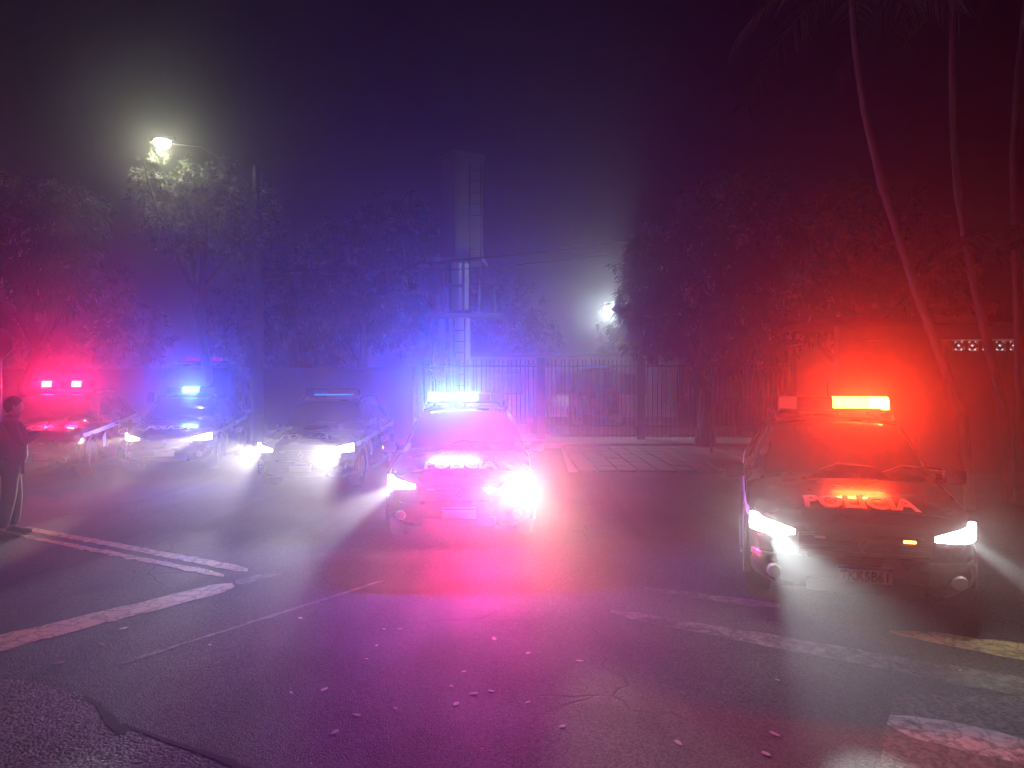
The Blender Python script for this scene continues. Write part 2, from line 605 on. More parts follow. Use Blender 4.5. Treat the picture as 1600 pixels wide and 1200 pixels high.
mb.add([(*G(x, y), RZ - 0.002) for x, y in ((1402, 1086), (1680, 1092), (1700, 1280), (1372, 1240), (1380, 1150))],
       [tuple(range(5))])
tag(mb.build('road_patch', M['old_asphalt'], smooth=0), kind='structure')

# kerb and pavement in front of the gate, driveway of paving slabs
pv = MB().box((0, 22.6, 0.06), (110, 2.4, 0.12)).build('pavement', M['concrete'], smooth=0)
tag(pv, kind='structure')
kb = MB()
kb.box((-27, 21.3, 0.065), (60, 0.16, 0.15), bev=0.02)
kb.box((32, 21.3, 0.065), (48, 0.16, 0.15), bev=0.02)
tag(kb.build('kerb', M['concrete']), kind='structure')
dw = MB()
dw.add([(1.2, 15.6, 0.024), (6.2, 15.6, 0.024), (6.0, 21.2, 0.06), (1.4, 21.2, 0.06)], [(0, 1, 2, 3)])
dwo = tag(dw.build('driveway', M['concrete'], smooth=0), kind='structure')
slab_me = MB().box((0, 0, 0), (0.40, 0.72, 0.05), bev=0.008).mesh('paving_slab', M['paver'])
for i in range(11):
    for j in range(7):
        x, y = 1.62 + i * 0.43, 16.0 + j * 0.76
        z = 0.03 + (y - 15.6) / 5.6 * 0.036 + random.uniform(-0.004, 0.006)
        link('paving_slab', slab_me, None, dwo, (x, y, z), (R(0.37) + random.gauss(0, .006), random.gauss(0, .008), random.gauss(0, .01)))

# yard behind the fence
sheet('yard_pavement', -57, 57, 23.9, 50, 0.05, M['patch_asphalt'])

# ------------------------------------------------------------------ police car prototype
YS = [0, .035, .11, .28, .6, 1.15, 1.8, 2.6, 3.4, 3.9, 4.2, 4.32, 4.36]
WS = [.62, .71, .79, .86, .895, .905, .905, .905, .905, .895, .86, .80, .74]
ZB = [.34, .27, .24, .22, .22, .22, .22, .22, .22, .25, .30, .34, .42]
ZT = [.79, .83, .87, .915, .955, 1.01, 1.06, 1.075, 1.09, 1.10, 1.09, 1.05, .98]
CR = [.03, .035, .045, .05, .05, .035, .02, .02, .02, .02, .02, .02, .02]


def ip(y, T): return float(np.interp(y, YS, T))


def half(y):
    W, zb, zt, cr = ip(y, WS), ip(y, ZB), ip(y, ZT), ip(y, CR)
    return [(0, zb), (W * .80, zb), (W * .955, zb + .08), (W * .985, zb + .18), (W, .60), (W * .99, zt - .16),
            (W * .965, zt - .045), (W * .91, zt - .004), (W * .72, zt + cr * .55), (W * .4, zt + cr * .9), (0, zt + cr)]


def side_x(y, z):
    h = half(y)[1:8]
    return float(np.interp(z, [p[1] for p in h], [p[0] for p in h]))


def hood_z(x, y):
    h = half(y)[7:][::-1]
    return float(np.interp(abs(x), [p[0] for p in h], [p[1] for p in h]))


def full_ring(h, y):
    return [Vector((x, y, z)) for x, z in h] + [Vector((-x, y, z)) for x, z in reversed(h[1:-1])]


CY = [1.08, 1.2, 1.5, 1.82, 1.95, 2.6, 3.3, 3.75, 3.95, 4.15, 4.28]
CZ = [1.03, 1.10, 1.33, 1.525, 1.555, 1.585, 1.575, 1.55, 1.48, 1.27, 1.10]
CWB = [.80, .84, .86, .865, .865, .865, .865, .86, .85, .83, .80]
CWT = [.78, .775, .71, .66, .65, .645, .64, .635, .64, .68, .74]


def cab(y):
    zr, wb, wt = (float(np.interp(y, CY, T)) for T in (CZ, CWB, CWT))
    zb = ip(y, ZT) - .03
    zs = max(zr - .07, zb + .006)
    return [(0, zb - .02), (wb, zb), (wb + (wt - wb) * .5, zb + (zs - zb) * .5), (wt, zs), (wt - .05, zr - .018),
            (wt * .6, zr + .008), (0, zr + .018)]


def cab_x(y, z):
    h = cab(y)[1:4]
    return float(np.interp(z, [p[1] for p in h], [p[0] for p in h]))


def cab_top(x, y):
    h = cab(y)[3:][::-1]
    return float(np.interp(abs(x), [p[0] for p in h], [p[1] for p in h]))


def patch_poly(fx, poly, off, s, ny=8, nz=5):
    """convex polygon in (y, z) laid onto a flank"""
    zs = np.linspace(min(p[1] for p in poly), max(p[1] for p in poly), nz)
    rows = []
    for z in zs:
        ys = []
        for i in range(len(poly)):
            (y0, z0), (y1, z1) = poly[i], poly[(i + 1) % len(poly)]
            if abs(z1 - z0) < 1e-6:
                if abs(z - z0) < 1e-6: ys += [y0, y1]
            elif min(z0, z1) - 1e-6 <= z <= max(z0, z1) + 1e-6:
                ys.append(y0 + (y1 - y0) * (z - z0) / (z1 - z0))
        rows.append([Vector((s * (fx(y, z) + off), y, z)) for y in np.linspace(min(ys), max(ys), ny)])
    return rows


def thick(rows, dx):
    """front grid plus rim going inwards"""
    mb = MB().grid(rows)
    rim = rows[0] + [r[-1] for r in rows[1:]] + rows[-1][::-1][1:] + [r[0] for r in rows[::-1][1:-1]]
    mb.loft([rim, [p + dx for p in rim]], caps=False)
    return mb


def text_mesh(body, size, sx=1.0, bold=0.0, depth=0.0):
    cu = bpy.data.curves.new('text', 'FONT')
    cu.body = body
    cu.size = size
    cu.align_x = 'CENTER'
    cu.offset = bold
    cu.resolution_u = 3
    o = bpy.data.objects.new('text', cu)
    C.objects.link(o)
    me = evaluated(o)
    for v in me.vertices: v.co.x *= sx
    return me


PARTS = []       # name, mesh, material, parent index or None, location


def part(name, mb, material, parent=None, smooth=35.0, loc=None, me=None):
    if me is None: me = mb.mesh(name, material, smooth)
    elif len(me.materials) == 0: me.materials.append(material)
    PARTS.append((name, me, material, parent, loc))
    return len(PARTS) - 1


def build_car_parts():
    # body with wheel arches cut out
    mb = MB().loft([full_ring(half(y), y) for y in sorted(set(YS + [.06, .18, .42, .85, 1.5, 2.2, 3.0, 3.65]))])
    body = mb.build('body', M['car_black'])
    AX = (.84, 3.50)
    cut = MB()
    for ay in AX:
        for s in (-1, 1):
            cut.lathe([(.41, s * .52), (.41, s * 1.1)], (0, ay, .35), 'X', 28)
    co = cut.build('cutter', M['car_plastic'])
    md = body.modifiers.new('b', 'BOOLEAN')
    md.operation = 'DIFFERENCE'
    md.object = co
    me = evaluated(body)
    bpy.data.objects.remove(co)
    finish(me, 32)
    part('body', None, M['car_black'], me=me)
    cabin = part('cabin', MB().loft([full_ring(cab(y), y) for y in sorted(set(CY + [1.35, 1.66, 2.2, 3.0]))]), M['car_black'])
    # glass
    rows = []
    for y in np.linspace(1.16, 1.80, 8):
        wt = float(np.interp(y, CY, CWT)) * .90
        rows.append([Vector((x, y - .008, cab_top(x, y) + .008)) for x in np.linspace(-wt, wt, 15)])
    wsn = part('windscreen', thick(rows, Vector((0, .02, -.02))), M['car_glass'], cabin)
    for s in (-1, 1):
        x0 = -.15 if s < 0 else .25
        part('wiper', MB().tube([(x0 * 1.4, 1.16, cab_top(x0, 1.16) + .022), (x0 * 1.4 + .18, 1.24, cab_top(x0, 1.24) + .028),
                                 (x0 * 1.4 + .5 * 1.0, 1.22, cab_top(.4, 1.22) + .022)], .007, 6), M['car_plastic'], wsn)
    rows = []
    for y in np.linspace(3.96, 4.2, 5):
        wt = float(np.interp(y, CY, CWT)) * .85
        rows.append([Vector((x, y + .008, cab_top(x, y) + .008)) for x in np.linspace(-wt, wt, 9)])
    part('rear_window', thick(rows, Vector((0, -.02, -.02))), M['car_glass'], cabin)
    panes = ([(1.42, 1.08), (1.95, 1.455), (2.42, 1.475), (2.42, 1.10)], [(2.50, 1.10), (2.50, 1.475), (3.2, 1.465), (3.3, 1.11)],
             [(3.38, 1.12), (3.30, 1.46), (3.62, 1.44), (3.84, 1.16)])
    doors = ([(1.36, .45), (1.33, 1.0), (2.45, 1.03), (2.45, .43)], [(2.49, .43), (2.49, 1.03), (3.36, 1.04), (3.02, .43)])
    for s in (-1, 1):
        for p in panes:
            part('side_window', thick(patch_poly(cab_x, p, .007, s), Vector((-s * .02, 0, 0))), M['car_glass'], cabin)
        for p in doors:
            d = part('door', thick(patch_poly(side_x, p, .006, s), Vector((-s * .02, 0, 0))), M['car_black'])
            yh = p[2][0] - .17
            part('door_handle', MB().box((s * (side_x(yh, .92) + .03), yh, .92), (.025, .17, .03), bev=.008), M['car_plastic'], d)
        # white livery stripe rising to the rear
        rows = [[], []]
        for y in np.linspace(.42, 4.05, 26):
            t = (y - .42) / 3.63
            zc = .80 + .20 * t
            zl, zu = zc - .035 - .01 * t, min(zc + .04 + .01 * t, ip(y, ZT) - .03)
            for r, z in zip(rows, (zl, zu)): r.append(Vector((s * (side_x(y, z) + .0125), y, z)))
        part('stripe', MB().grid(rows), M['car_white'])
        # lettering on the rear door
        tm = text_mesh('POLÍCIA', .17, 1.25, .006)
        for v in tm.vertices:
            u, z = v.co.x, v.co.y
            y = 2.80 + u * (1 if s > 0 else -1)
            v.co = (s * (side_x(y, .66 + z) + .014), y, .66 + z)
        part('lettering', None, M['letter_white'], me=tm)
        rows = patch_poly(side_x, [(1.42, .5), (1.42, .78), (1.60, .80), (1.60, .5)], .0125, s, 4, 4)
        part('door_panel', MB().grid(rows), M['car_white'])
        # lower cladding, sill, mirror, roof rail
        part('sill', MB().tube([(s * .895, 1.3, .27), (s * .90, 2.2, .265), (s * .895, 3.06, .27)], .055, 10), M['car_plastic'])
        mi = part('mirror', MB().box((s * 1.0, 1.40, 1.06), (.20, .13, .15), bev=.05).tube(
            [(s * .84, 1.45, 1.05), (s * .94, 1.42, 1.05)], .028, 8), M['car_black'])
        part('mirror_glass', MB().box((s * 1.0, 1.467, 1.06), (.15, .008, .11), bev=.003), M['chrome'], mi)
        part('roof_rail', MB().tube([(s * .585, 1.95, 1.545), (s * .59, 2.05, 1.60), (s * .585, 2.8, 1.625), (s * .58, 3.5, 1.60), (s * .575, 3.62, 1.545)], .018, 8),
             M['car_plastic'])
        for ay in AX:
            pts = [(s * (.905 if ay > 1 else .895), ay + .43 * math.cos(a), max(.26, .35 + .43 * math.sin(a))) for a in np.linspace(-.2, math.pi + .2, 20)]
            part('arch_trim', MB().tube(pts, .03, 8), M['car_plastic'])
            w_ = part('wheel', MB().lathe([(.20, -.10), (.325, -.105), (.345, -.08), (.35, 0), (.345, .08), (.325, .105), (.20, .10)], (0, 0, 0), 'X', 36, caps=False),
                      M['rubber'], loc=(s * .79, ay, .35))
            rim = MB().lathe([(.0, s * .05), (.05, s * .06), (.055, s * .04)], (0, 0, 0), 'X', 16, caps=False)
            rim.lathe([(.20, s * .09), (.215, s * .10), (.215, -s * .09), (.19, -s * .09), (.19, s * .06)], (0, 0, 0), 'X', 36, caps=False)
            for k in range(5):
                a = 2 * math.pi * k / 5
                rim.box((s * .055, .115 * math.cos(a), .115 * math.sin(a)), (.03, .18, .055), Matrix.Rotation(a, 3, 'X'), .008)
            part('rim', rim, M['alloy'], w_)
        # tail lights
        rows = patch_poly(side_x, [(4.08, .80), (4.10, 1.04), (4.29, 1.02), (4.30, .80)], .012, s, 5, 4)
        part('tail_light', thick(rows, Vector((-s * .03, 0, 0))), M['tail_red'])
    # front end
    fy = lambda x: float(np.interp(x, WS[:6], YS[:6]))
    gr = MB()
    gr.box((0, -.004, .645), (.98, .03, .17), bev=.012)
    g = part('grille', gr, M['car_plastic'])
    for k in range(4):
        part('slat', MB().box((0, -.026, .582 + k * .042), (.94, .018, .014), bev=.004), M['car_plastic'], g)
    rh = MB()
    o = [(0, .075), (.052, 0), (0, -.075), (-.052, 0)]
    i_ = [(x * .62, z * .62) for x, z in o]
    rh.loft([[Vector((x, -.045, .65 + z)) for x, z in o], [Vector((x, -.052, .65 + z)) for x, z in i_],
             [Vector((x, -.028, .65 + z)) for x, z in i_]], caps=False)
    rh.loft([[Vector((x, -.045, .65 + z)) for x, z in o], [Vector((x, -.02, .65 + z)) for x, z in o]], caps=False)
    part('emblem', rh, M['chrome'], g, smooth=10)
    bp = MB()
    ring = []
    for zz, dy, k in ((.30, .03, .96), (.36, -.03, 1.0), (.46, -.055, 1.01), (.535, -.03, 1.0), (.55, .02, .97)):
        row = []
        for x in np.linspace(-.86, .86, 25):
            row.append(Vector((x * k, fy(abs(x)) + dy, zz)))
        ring.append(row)
    b_ = part('bumper', thick(ring, Vector((0, .06, 0))), M['car_black'])
    ik = part('air_intake', MB().box((0, -.052, .325), (.86, .05, .10), bev=.01), M['car_plastic'], b_)
    for s in (-1, 1):
        part('fog_light', MB().lathe([(.0, -.03), (.05, -.028), (.062, 0), (.062, .03)], (s * .68, fy(.68) - .06, .40), 'Y', 18), M['lamp_glass'], b_)
    pl = part('number_plate', MB().box((0, -.088, .43), (.40, .012, .13), bev=.003), M['car_white'])
    part('plate_band', MB().box((0, -.0945, .482), (.396, .004, .024)), M['plate_blue'], pl)
    tm = text_mesh('TKK5B61', .115, .80, .0015)
    for v in tm.vertices: v.co = (v.co.x, -.0962, .378 + v.co.y)
    part('plate_number', None, M['plate_text'], pl, me=tm)
    # bonnet with lettering
    rows = []
    for y in np.linspace(.10, 1.10, 12):
        wv = ip(y, WS) * .86
        rows.append([Vector((x, y, hood_z(x, y) + .006)) for x in np.linspace(-wv, wv, 13)])
    bn = part('bonnet', thick(rows, Vector((0, 0, -.02))), M['car_black'])
    tm = text_mesh('POLÍCIA', .23, 1.02, .010)
    xs = [v.co.x for v in tm.vertices]
    k = .88 / (max(xs) - min(xs))
    b2 = bmesh.new(); b2.from_mesh(tm)
    bmesh.ops.triangulate(b2, faces=b2.faces[:])
    bmesh.ops.subdivide_edges(b2, edges=[e for e in b2.edges if e.calc_length() > .06], cuts=2)
    b2.to_mesh(tm); b2.free()
    for v in tm.vertices:
        x, y = v.co.x * k, .13 + v.co.y * 1.45
        v.co = (x, y, hood_z(x, y) + .0105)
    part('lettering', None, M['letter_white'], bn, me=tm)
    # headlights wrap round the corners
    for s in (-1, 1):
        rows = []
        for v in np.linspace(0, 1, 5):
            row = []
            for u in np.linspace(0, 1, 10):
                x = .53 + .325 * u
                z0 = .705 - .012 * u + .025 * max(0, u - .8)
                z1 = .745 + .085 * u ** .8
                row.append(Vector((s * (x + .016 * u), fy(x) - .022 * (1 - u * .5), z0 + (z1 - z0) * v)))
            rows.append(row)
        part('headlight', thick(rows, Vector((-s * .03, .05, 0))), M['lamp_glass'])
        part('strobe', MB().box((s * .33, -.036, .70), (.085, .03, .02), bev=.004), M['lamp_glass'], g)
    # light bar on the roof
    bb = MB().box((0, 2.06, 1.655), (1.08, .26, .03), bev=.01)
    bar = part('light_bar', bb, M['car_plastic'])
    for s in (-1, 1):
        part('bar_foot', MB().tube([(s * .46, 2.06, 1.65), (s * .53, 2.06, 1.60), (s * .60, 2.06, 1.545)], .02, 8), M['galv'], bar)
    for k in range(6):
        x = -.45 + k * .18
        mb = MB()
        mb.loft([[Vector((x + a * .086, 2.06 + b * .125, 1.67)) for a, b in ((-1, -1), (1, -1), (1, 1), (-1, 1))],
                 [Vector((x + a * .086, 2.06 + b * .12, 1.765)) for a, b in ((-1, -1), (1, -1), (1, 1), (-1, 1))],
                 [Vector((x + a * .08, 2.06 + b * .085, 1.80)) for a, b in ((-1, -1), (1, -1), (1, 1), (-1, 1))]])
        part('light_module', mb, M['lens_blue'] if k < 3 else M['lens_red'], bar, smooth=20)
    part('led_strip', MB().box((.06, 1.926, 1.672), (.80, .012, .022), bev=.003), M['car_plastic'], bar)
    part('antenna', MB().tube([(0.1, 3.3, 1.59), (.1, 3.42, 1.95)], .004, 5), M['car_plastic'])


build_car_parts()


def police_car(front, yaw, label, bar, bar_lamps, head=None, beams=(), strobes=(), scale=1.0, strobe_lamps=(), strip_mat=None):
    """front: X, Y of the bumper; yaw turns the car about its bumper; bar: six module materials or None"""
    root = empty('police_car', (front[0], front[1], 0.009), yaw, scale)
    tag(root, label, 'police car', 'police cars drawn up with their lights on')
    objs, nmod, nh, ns = [], 0, 0, 0
    for name, me, m, par, loc in PARTS:
        if name == 'plate_number' and front[1] > 7:
            objs.append(None)
            continue
        if name == 'light_module':
            m = bar[nmod] or m
            nmod += 1
        elif name == 'headlight':
            m = head if head else m
            nh += 1
        elif name == 'led_strip':
            if strip_mat: m = strip_mat
        elif name == 'strobe':
            if strobes and strobes[ns]: m = strobes[ns]
            ns += 1
        objs.append(link(name, me, m, objs[par] if par is not None else root, loc))
    hl = [o for o in objs if o and o.name.split('.')[0] == 'headlight']
    barm = [o for o in objs if o and o.name.split('.')[0] == 'light_bar'][0]
    for x, col, pw, wd in bar_lamps:
        lamp('beacon_glow', 'POINT', col, pw * 0.03, (x, 2.06, 1.86), barm, 0.06)
        a = lamp('beacon_glow', 'AREA', col, pw * 0.42, (x, 1.91, 1.735), barm, direction=(0, -1, 0.05))
        a.data.shape = 'RECTANGLE'
        a.data.size, a.data.size_y = wd, .09
    inv = Matrix.Rotation(-yaw, 3, 'Z')
    for s, col, pw, d, size in beams:
        lamp('headlight_beam', 'SPOT', col, pw * 2.6, (s * .70, -.04, .765), hl[0 if s < 0 else 1], 0.025, inv @ Vector(d), size * 1.15, 0.6)
        lamp('headlight_beam', 'SPOT', col, P_HEAD * 0.08, (s * .70, -.05, .765), hl[0 if s < 0 else 1], 0.04, inv @ Vector(d), 100, 1.0)
    for x, col, pw, d, size in strobe_lamps:
        lamp('strobe_beam', 'POINT', col, pw * .38, (x, -.14, .72), hl[0], 0.04)
        lamp('strobe_beam', 'SPOT', col, pw, (x, -.12, .70), hl[0], 0.04, inv @ Vector(d), size, 1.0)
    return root


WHITE, COOL, WARM = (1.0, 0.97, 0.90), (0.88, 1.0, 0.98), (1.0, 0.86, 0.66)
RED, PINK, BLUE = (1.0, 0.03, 0.02), (1.0, 0.012, 0.09), (0.035, 0.09, 1.0)
ORANGE = (1.0, 0.03, 0.006)

# nearest car, right: amber-red half of its bar lit
police_car((2.84, 5.95), R(-17), 'black police car nearest the camera at right, red roof bar lit, POLÍCIA on bonnet',
           [M['violet_dim'], None, None, M['red_on'], M['red_on'], M['amber_on']],
           [(.27, ORANGE, P_RED * 1.5, .5)], M['drl'] and M['head_on'],
           [(-1, COOL, P_HEAD * 2.3, (-.13, -1, -.14), 21), (1, COOL, P_HEAD * 4.0, (.13, -1, -.28), 18)],
           [None, M['red_on']])
# middle car: blue half of the bar, red strobe in the grille
police_car((-0.62, 8.65), R(1.5), 'black police car in the middle, cyan-blue roof light and red strobe beside its headlight',
           [M['blue_on'], M['blue_on'], M['blue_on'], M['blue_on'], None, None],
           [(-.18, BLUE, P_BLUE * 2.2, .7)], M['head_on'],
           [(-1, COOL, P_HEAD * 3.6, (-.17, -1, -.05), 12), (1, (1.0, .60, .24), P_HEAD * .42, (.03, -1, .05), 18), (1, WARM, P_HEAD * .8, (.14, -1, -.07), 16)],
           [None, M['amber_on']], strobe_lamps=[(.36, (1.0, .012, .20), 540.0, (.06, -1, .0), 125)])
# third car: white headlights, thin blue strip on the bar
police_car((-3.72, 13.0), R(-1.5), 'black police car with blazing white headlights and only a thin blue strip on its roof',
           [None] * 6,
           [], M['head_on'],
           [(-1, WHITE, P_HEAD * 1.1, (.10, -1, -.03), 21), (1, WHITE, P_HEAD * 1.2, (.04, -1, -.03), 20)], strip_mat=M['blue_dim'])
# second from the left: blue light and warm headlights
police_car((-7.30, 15.5), R(9), 'black police car with one blue roof light and warm yellowish headlights',
           [None, None, M['blue_on'], M['blue_on'], None, None],
           [(0.0, BLUE, P_BLUE * 1.3, .34)], M['head_warm'],
           [(-1, WARM, P_HEAD * 4.5, (.02, -1, -.035), 11), (1, WARM, P_HEAD * 4.5, (.06, -1, -.035), 13)])
# far left: two red lights, headlights off
police_car((-9.35, 14.0), R(13), 'black police car at far left with two red roof lights and its headlights off',
           [None, M['pink_on'], None, None, M['pink_on'], None],
           [(-.27, PINK, P_RED * .7, .17), (.27, PINK, P_RED * .9, .17)], None, [], scale=1.08)


# ------------------------------------------------------------------ vans behind
def van(loc, yaw, label, barmat):
    root = tag(empty('emergency_van', (loc[0], loc[1], 0.009 if loc[1] < 22 else 0.05), yaw), label, 'van', 'vans standing at the back')
    secs = [(0, .78, .40, 1.05), (.10, .90, .30, 1.15), (.5, .96, .28, 1.30), (.95, .98, .28, 1.42), (1.55, .98, .28, 2.28), (1.9, .98, .28, 2.40),
            (3.5, .98, .28, 2.42), (4.9, .97, .30, 2.40), (5.05, .93, .36, 2.34)]
    rings = []
    for y, wv, zb, zt in secs:
        hh = [(0, zb), (wv * .9, zb), (wv, zb + .15), (wv, min(1.1, zt - .1)), (wv * (.86 if zt > 2 else .95), zt - .08), (wv * .78, zt), (0, zt + .03)]
        rings.append(full_ring(hh, y))
    MB().loft(rings).build('body', M['car_black'], root)
    MB().loft([[Vector((x, .97, 1.47)) for x in (-.82, -.3, .3, .82)], [Vector((x * .93, 1.50, 2.23)) for x in (-.82, -.3, .3, .82)]],
              caps=False, closed=False).build('windscreen', M['car_glass'], root, loc=(0, -.02, .03))
    for s in (-1, 1):
        MB().box((s * .68, .06, .92), (.34, .10, .18), bev=.03).build('headlight', M['lamp_glass'], root)
        MB().box((s * 1.1, 1.15, 1.5), (.16, .12, .28), bev=.04).build('mirror', M['car_plastic'], root)
        for ay in (.95, 4.1):
            wh = MB().lathe([(.2, -.11), (.33, -.11), (.35, 0), (.33, .11), (.2, .11)], (0, 0, 0), 'X', 28, caps=False).build('wheel', M['rubber'], root, (s * .90, ay, .35))
            MB().lathe([(.0, s * .08), (.2, s * .10), (.21, -s * .1)], (0, 0, 0), 'X', 20, caps=False).build('rim', M['alloy'], wh)
        MB().box((s * .985, 2.6, 1.05), (.012, 3.9, .10), bev=.003).build('stripe', M['car_white'], root)
    MB().box((0, -.005, .75), (1.0, .04, .20), bev=.015).build('grille', M['car_plastic'], root)
    MB().box((0, 1.95, 2.46), (1.3, .26, .06), bev=.015).build('light_bar', M['car_plastic'], root)
    for k in range(6):
        MB().box((-.42 + k * .168, 1.90, 2.525), (.15, .24, .075), bev=.02).build('light_module', barmat, root)


xv = at(322, 563, 20.0)
van((xv.x + .1, 18.3), R(8), 'dark van behind the blue-lit police car, thin dull red strip on its roof', M['red_dim'])
xv = at(928, 575, 34)
van((xv.x, 32.1), R(-4), 'dark van behind the gate bars with a dim blue strip on its roof', M['blue_dim'])

# ------------------------------------------------------------------ fence and gate
bar_me = MB().tube([(0, 0, 0.14), (0, 0, 2.52)], .014, 6).lathe([(.018, 2.52), (.001, 2.62)], n=6).mesh('bar', M['iron'])


def fence(name, label, cat, x0, x1, y0, y1):
    root = tag(empty(name, (x0, y0, 0.12)), label, cat, 'iron railings of the yard')
    Lg = math.hypot(x1 - x0, y1 - y0)
    root.rotation_euler.z = math.atan2(y1 - y0, x1 - x0)
    n = int(Lg / .142)
    for k in range(n):
        link('bar', bar_me, None, root, (.10 + (k + .5) * (Lg - .2) / n, random.gauss(0, .003), -.10), (random.gauss(0, .004), random.gauss(0, .006), 0))
    for z in (.12, .42, 2.28):
        MB().box((Lg / 2, 0, z), (Lg - .1, .05, .05), bev=.006).build('rail', M['iron'], root)
    for x in (0, Lg):
        MB().box((x, 0.035, 1.27), (.16, .16, 2.54), bev=.01).build('post', M['iron'], root)
    return root


fence('railing_fence', 'dark iron railing left of the gate, behind the middle police car', 'fence', -2.9, .85, 23.1, 23.0)
bw = MB().box((0, 0, 1.1), (26, .2, 2.2), bev=.01).build('boundary_wall', M['pole_concrete'], None, (-16.1, 23.2, .10))
tag(bw, 'plain dark boundary wall left of the railings, behind the parked police cars', 'wall')
MB().box((0, 0, 2.23), (26.1, .3, .06), bev=.01).build('coping', M['concrete'], bw)
fence('iron_gate', 'tall dark iron bar gate in the middle, beyond the empty road', 'gate', .95, 3.95, 23.0, 22.8)
fence('railing_fence', 'dark iron railing right of the gate, under the big dark tree', 'fence', 4.05, 8.6, 22.8, 22.5)
MB().box((at(876, 626, 25.0).x, 25.0, at(876, 628, 25).z), (.62, .05, .34), bev=.01).build('notice_board', M['white_wall'])
nb = bpy.data.objects['notice_board']
for s in (-1, 1):
    MB().tube([(nb.location.x + at(876, 626, 25).x + s * .24, 25.03, .05), (at(876, 626, 25).x + s * .24, 25.03, 1.3)], .02, 6).build('leg', M['galv'], nb)
tag(nb, 'small white board standing behind the gate bars', 'board')

# low building behind the gate
root = tag(empty('low_building', (0, 38, 0.05)), 'low pale building with a flat roof far behind the gate', 'building')
MB().box((1.5, 2.5, 1.55), (14, 5, 3.1)).build('wall', M['white_wall'], root)
MB().box((1.5, 2.3, 3.18), (14.8, 6, .16), bev=.02).build('roof', M['concrete'], root)
for k in range(4):
    wn = MB().box((-3.4 + k * 3.2, -.02, 1.7), (1.5, .08, 1.1), bev=.01).build('window', M['galv'], root)
    for j in (-1, 1): MB().box((-3.4 + k * 3.2 + j * .36, -.07, 1.7), (.66, .02, .98)).build('pane', M['car_glass'], wn)

# ------------------------------------------------------------------ water tower with platforms and ladder
TY = 27.0
q = lambda px, py: at(px, py, TY)
tx = q(718, 500).x
root = tag(empty('water_tower', (tx, TY, 0.05)), 'white concrete water tower with platforms and ladders above the railings', 'tower')
ztop, zmid, zlow = q(0, 412).z, q(0, 497).z, 0
MB().lathe([(.40, 0), (.39, zmid), (.37, ztop)], n=8).build('column', M['white_wall'], root, smooth=10)
MB().box((-.66, .15, ztop / 2), (.22, .22, ztop), bev=.02).build('column', M['white_wall'], root)
MB().box((0.15, 0, zmid), (2.75, 1.6, .13), bev=.02).build('platform', M['concrete'], root)
MB().prism([(-1.25, -.5), (.9, -.85), (1.0, .9), (-1.1, 1.0)], ztop - .07, ztop + .08).build('platform', M['concrete'], root)
rt = Matrix.Rotation(R(32), 3, 'Z')
tk = MB().box((.05, .25, (ztop + 10.0) / 2 + .05), (1.2, 1.15, 10.0 - ztop), rt, bev=.04).build('tank', M['concrete'], root)
MB().box((.05, .25, 10.12), (1.35, 1.3, .14), rt, bev=.03).build('lid', M['concrete'], tk)
for name, x, z0, z1, y in (('ladder', .62, zmid + .1, 9.6, -.96), ('ladder', .02, .3, zmid - .1, -.42)):
    lad = MB().box((x - .2, y, (z0 + z1) / 2), (.045, .045, z1 - z0)).box((x + .2, y, (z0 + z1) / 2), (.045, .045, z1 - z0)).build(name, M['iron'], root, smooth=0)
    for k in range(int((z1 - z0) / .40)):
        MB().tube([(x - .2, y, z0 + .2 + k * .40), (x + .2, y, z0 + .2 + k * .40)], .014, 6).build('rung', M['iron'], lad)
for x in (-.3, .3):
    MB().box((x - .12, -.7, (zmid + ztop) / 2), (.10, .10, ztop - zmid - .12)).build('strut', M['iron'], root, smooth=0)
MB().box((-.15, -.7, zmid + 1.05), (.7, .08, .10)).build('crossbeam', M['iron'], root, smooth=0)
MB().box((.0, -.78, zmid + .12), (1.0, .06, .12)).build('crossbeam', M['iron'], root, smooth=0)
for x in (.75, 1.3):
    MB().tube([(x, -.72, zmid + .06), (x, -.72, zmid + 1.1)], .022, 6).build('railing_post', M['galv'], root)
MB().tube([(.6, -.72, zmid + 1.1), (1.45, -.72, zmid + 1.1), (1.45, .7, zmid + 1.1)], .022, 6).build('handrail', M['galv'], root)
MB().tube([(-.95, -.1, 0), (-.95, -.1, zmid)], .05, 8).build('pipe', M['galv'], root)

# ------------------------------------------------------------------ street lamps and cables
PX = at(402, 600, 19.5).x
pole = tag(empty('utility_pole', (PX, 19.5, 0.02)), 'tall concrete utility pole behind the white-lit car, carrying the long lamp arm', 'pole')
MB().lathe([(.17, 0), (.15, 4), (.12, 7.6)], n=12).build('shaft', M['pole_concrete'], pole)
lp = at(255, 230, 18.8)
armend = Vector((lp.x - PX, lp.y - 19.5, lp.z + .10))
MB().tube([(0, 0, 6.9), (-.5, -.1, 7.5), (armend.x * .6, armend.y * .6, armend.z - .02), armend], [.03, .03, .026, .024], 8).build('lamp_arm', M['galv'], pole)
hd = MB().loft([[Vector((armend.x + .3 - k * .16, armend.y + s * wv, armend.z + .04 - 0.01 * k + h)) for s, h in ((-1, 0), (1, 0), (.6, .10), (-.6, .10))]
                for k, wv in enumerate((.05, .10, .13, .13, .08))]).build('lamp_head', M['galv'], pole)
MB().lathe([(.0, -.17), (.13, -.14), (.20, -.04), (.20, .02)], (armend.x - .02, armend.y, armend.z + .02), n=16).build('lamp_glass', M['street_on'], hd)
lamp('street_light', 'POINT', (0.92, 1.0, 0.60), P_STREET, (armend.x - .02, armend.y, armend.z - .26), hd, 0.10)

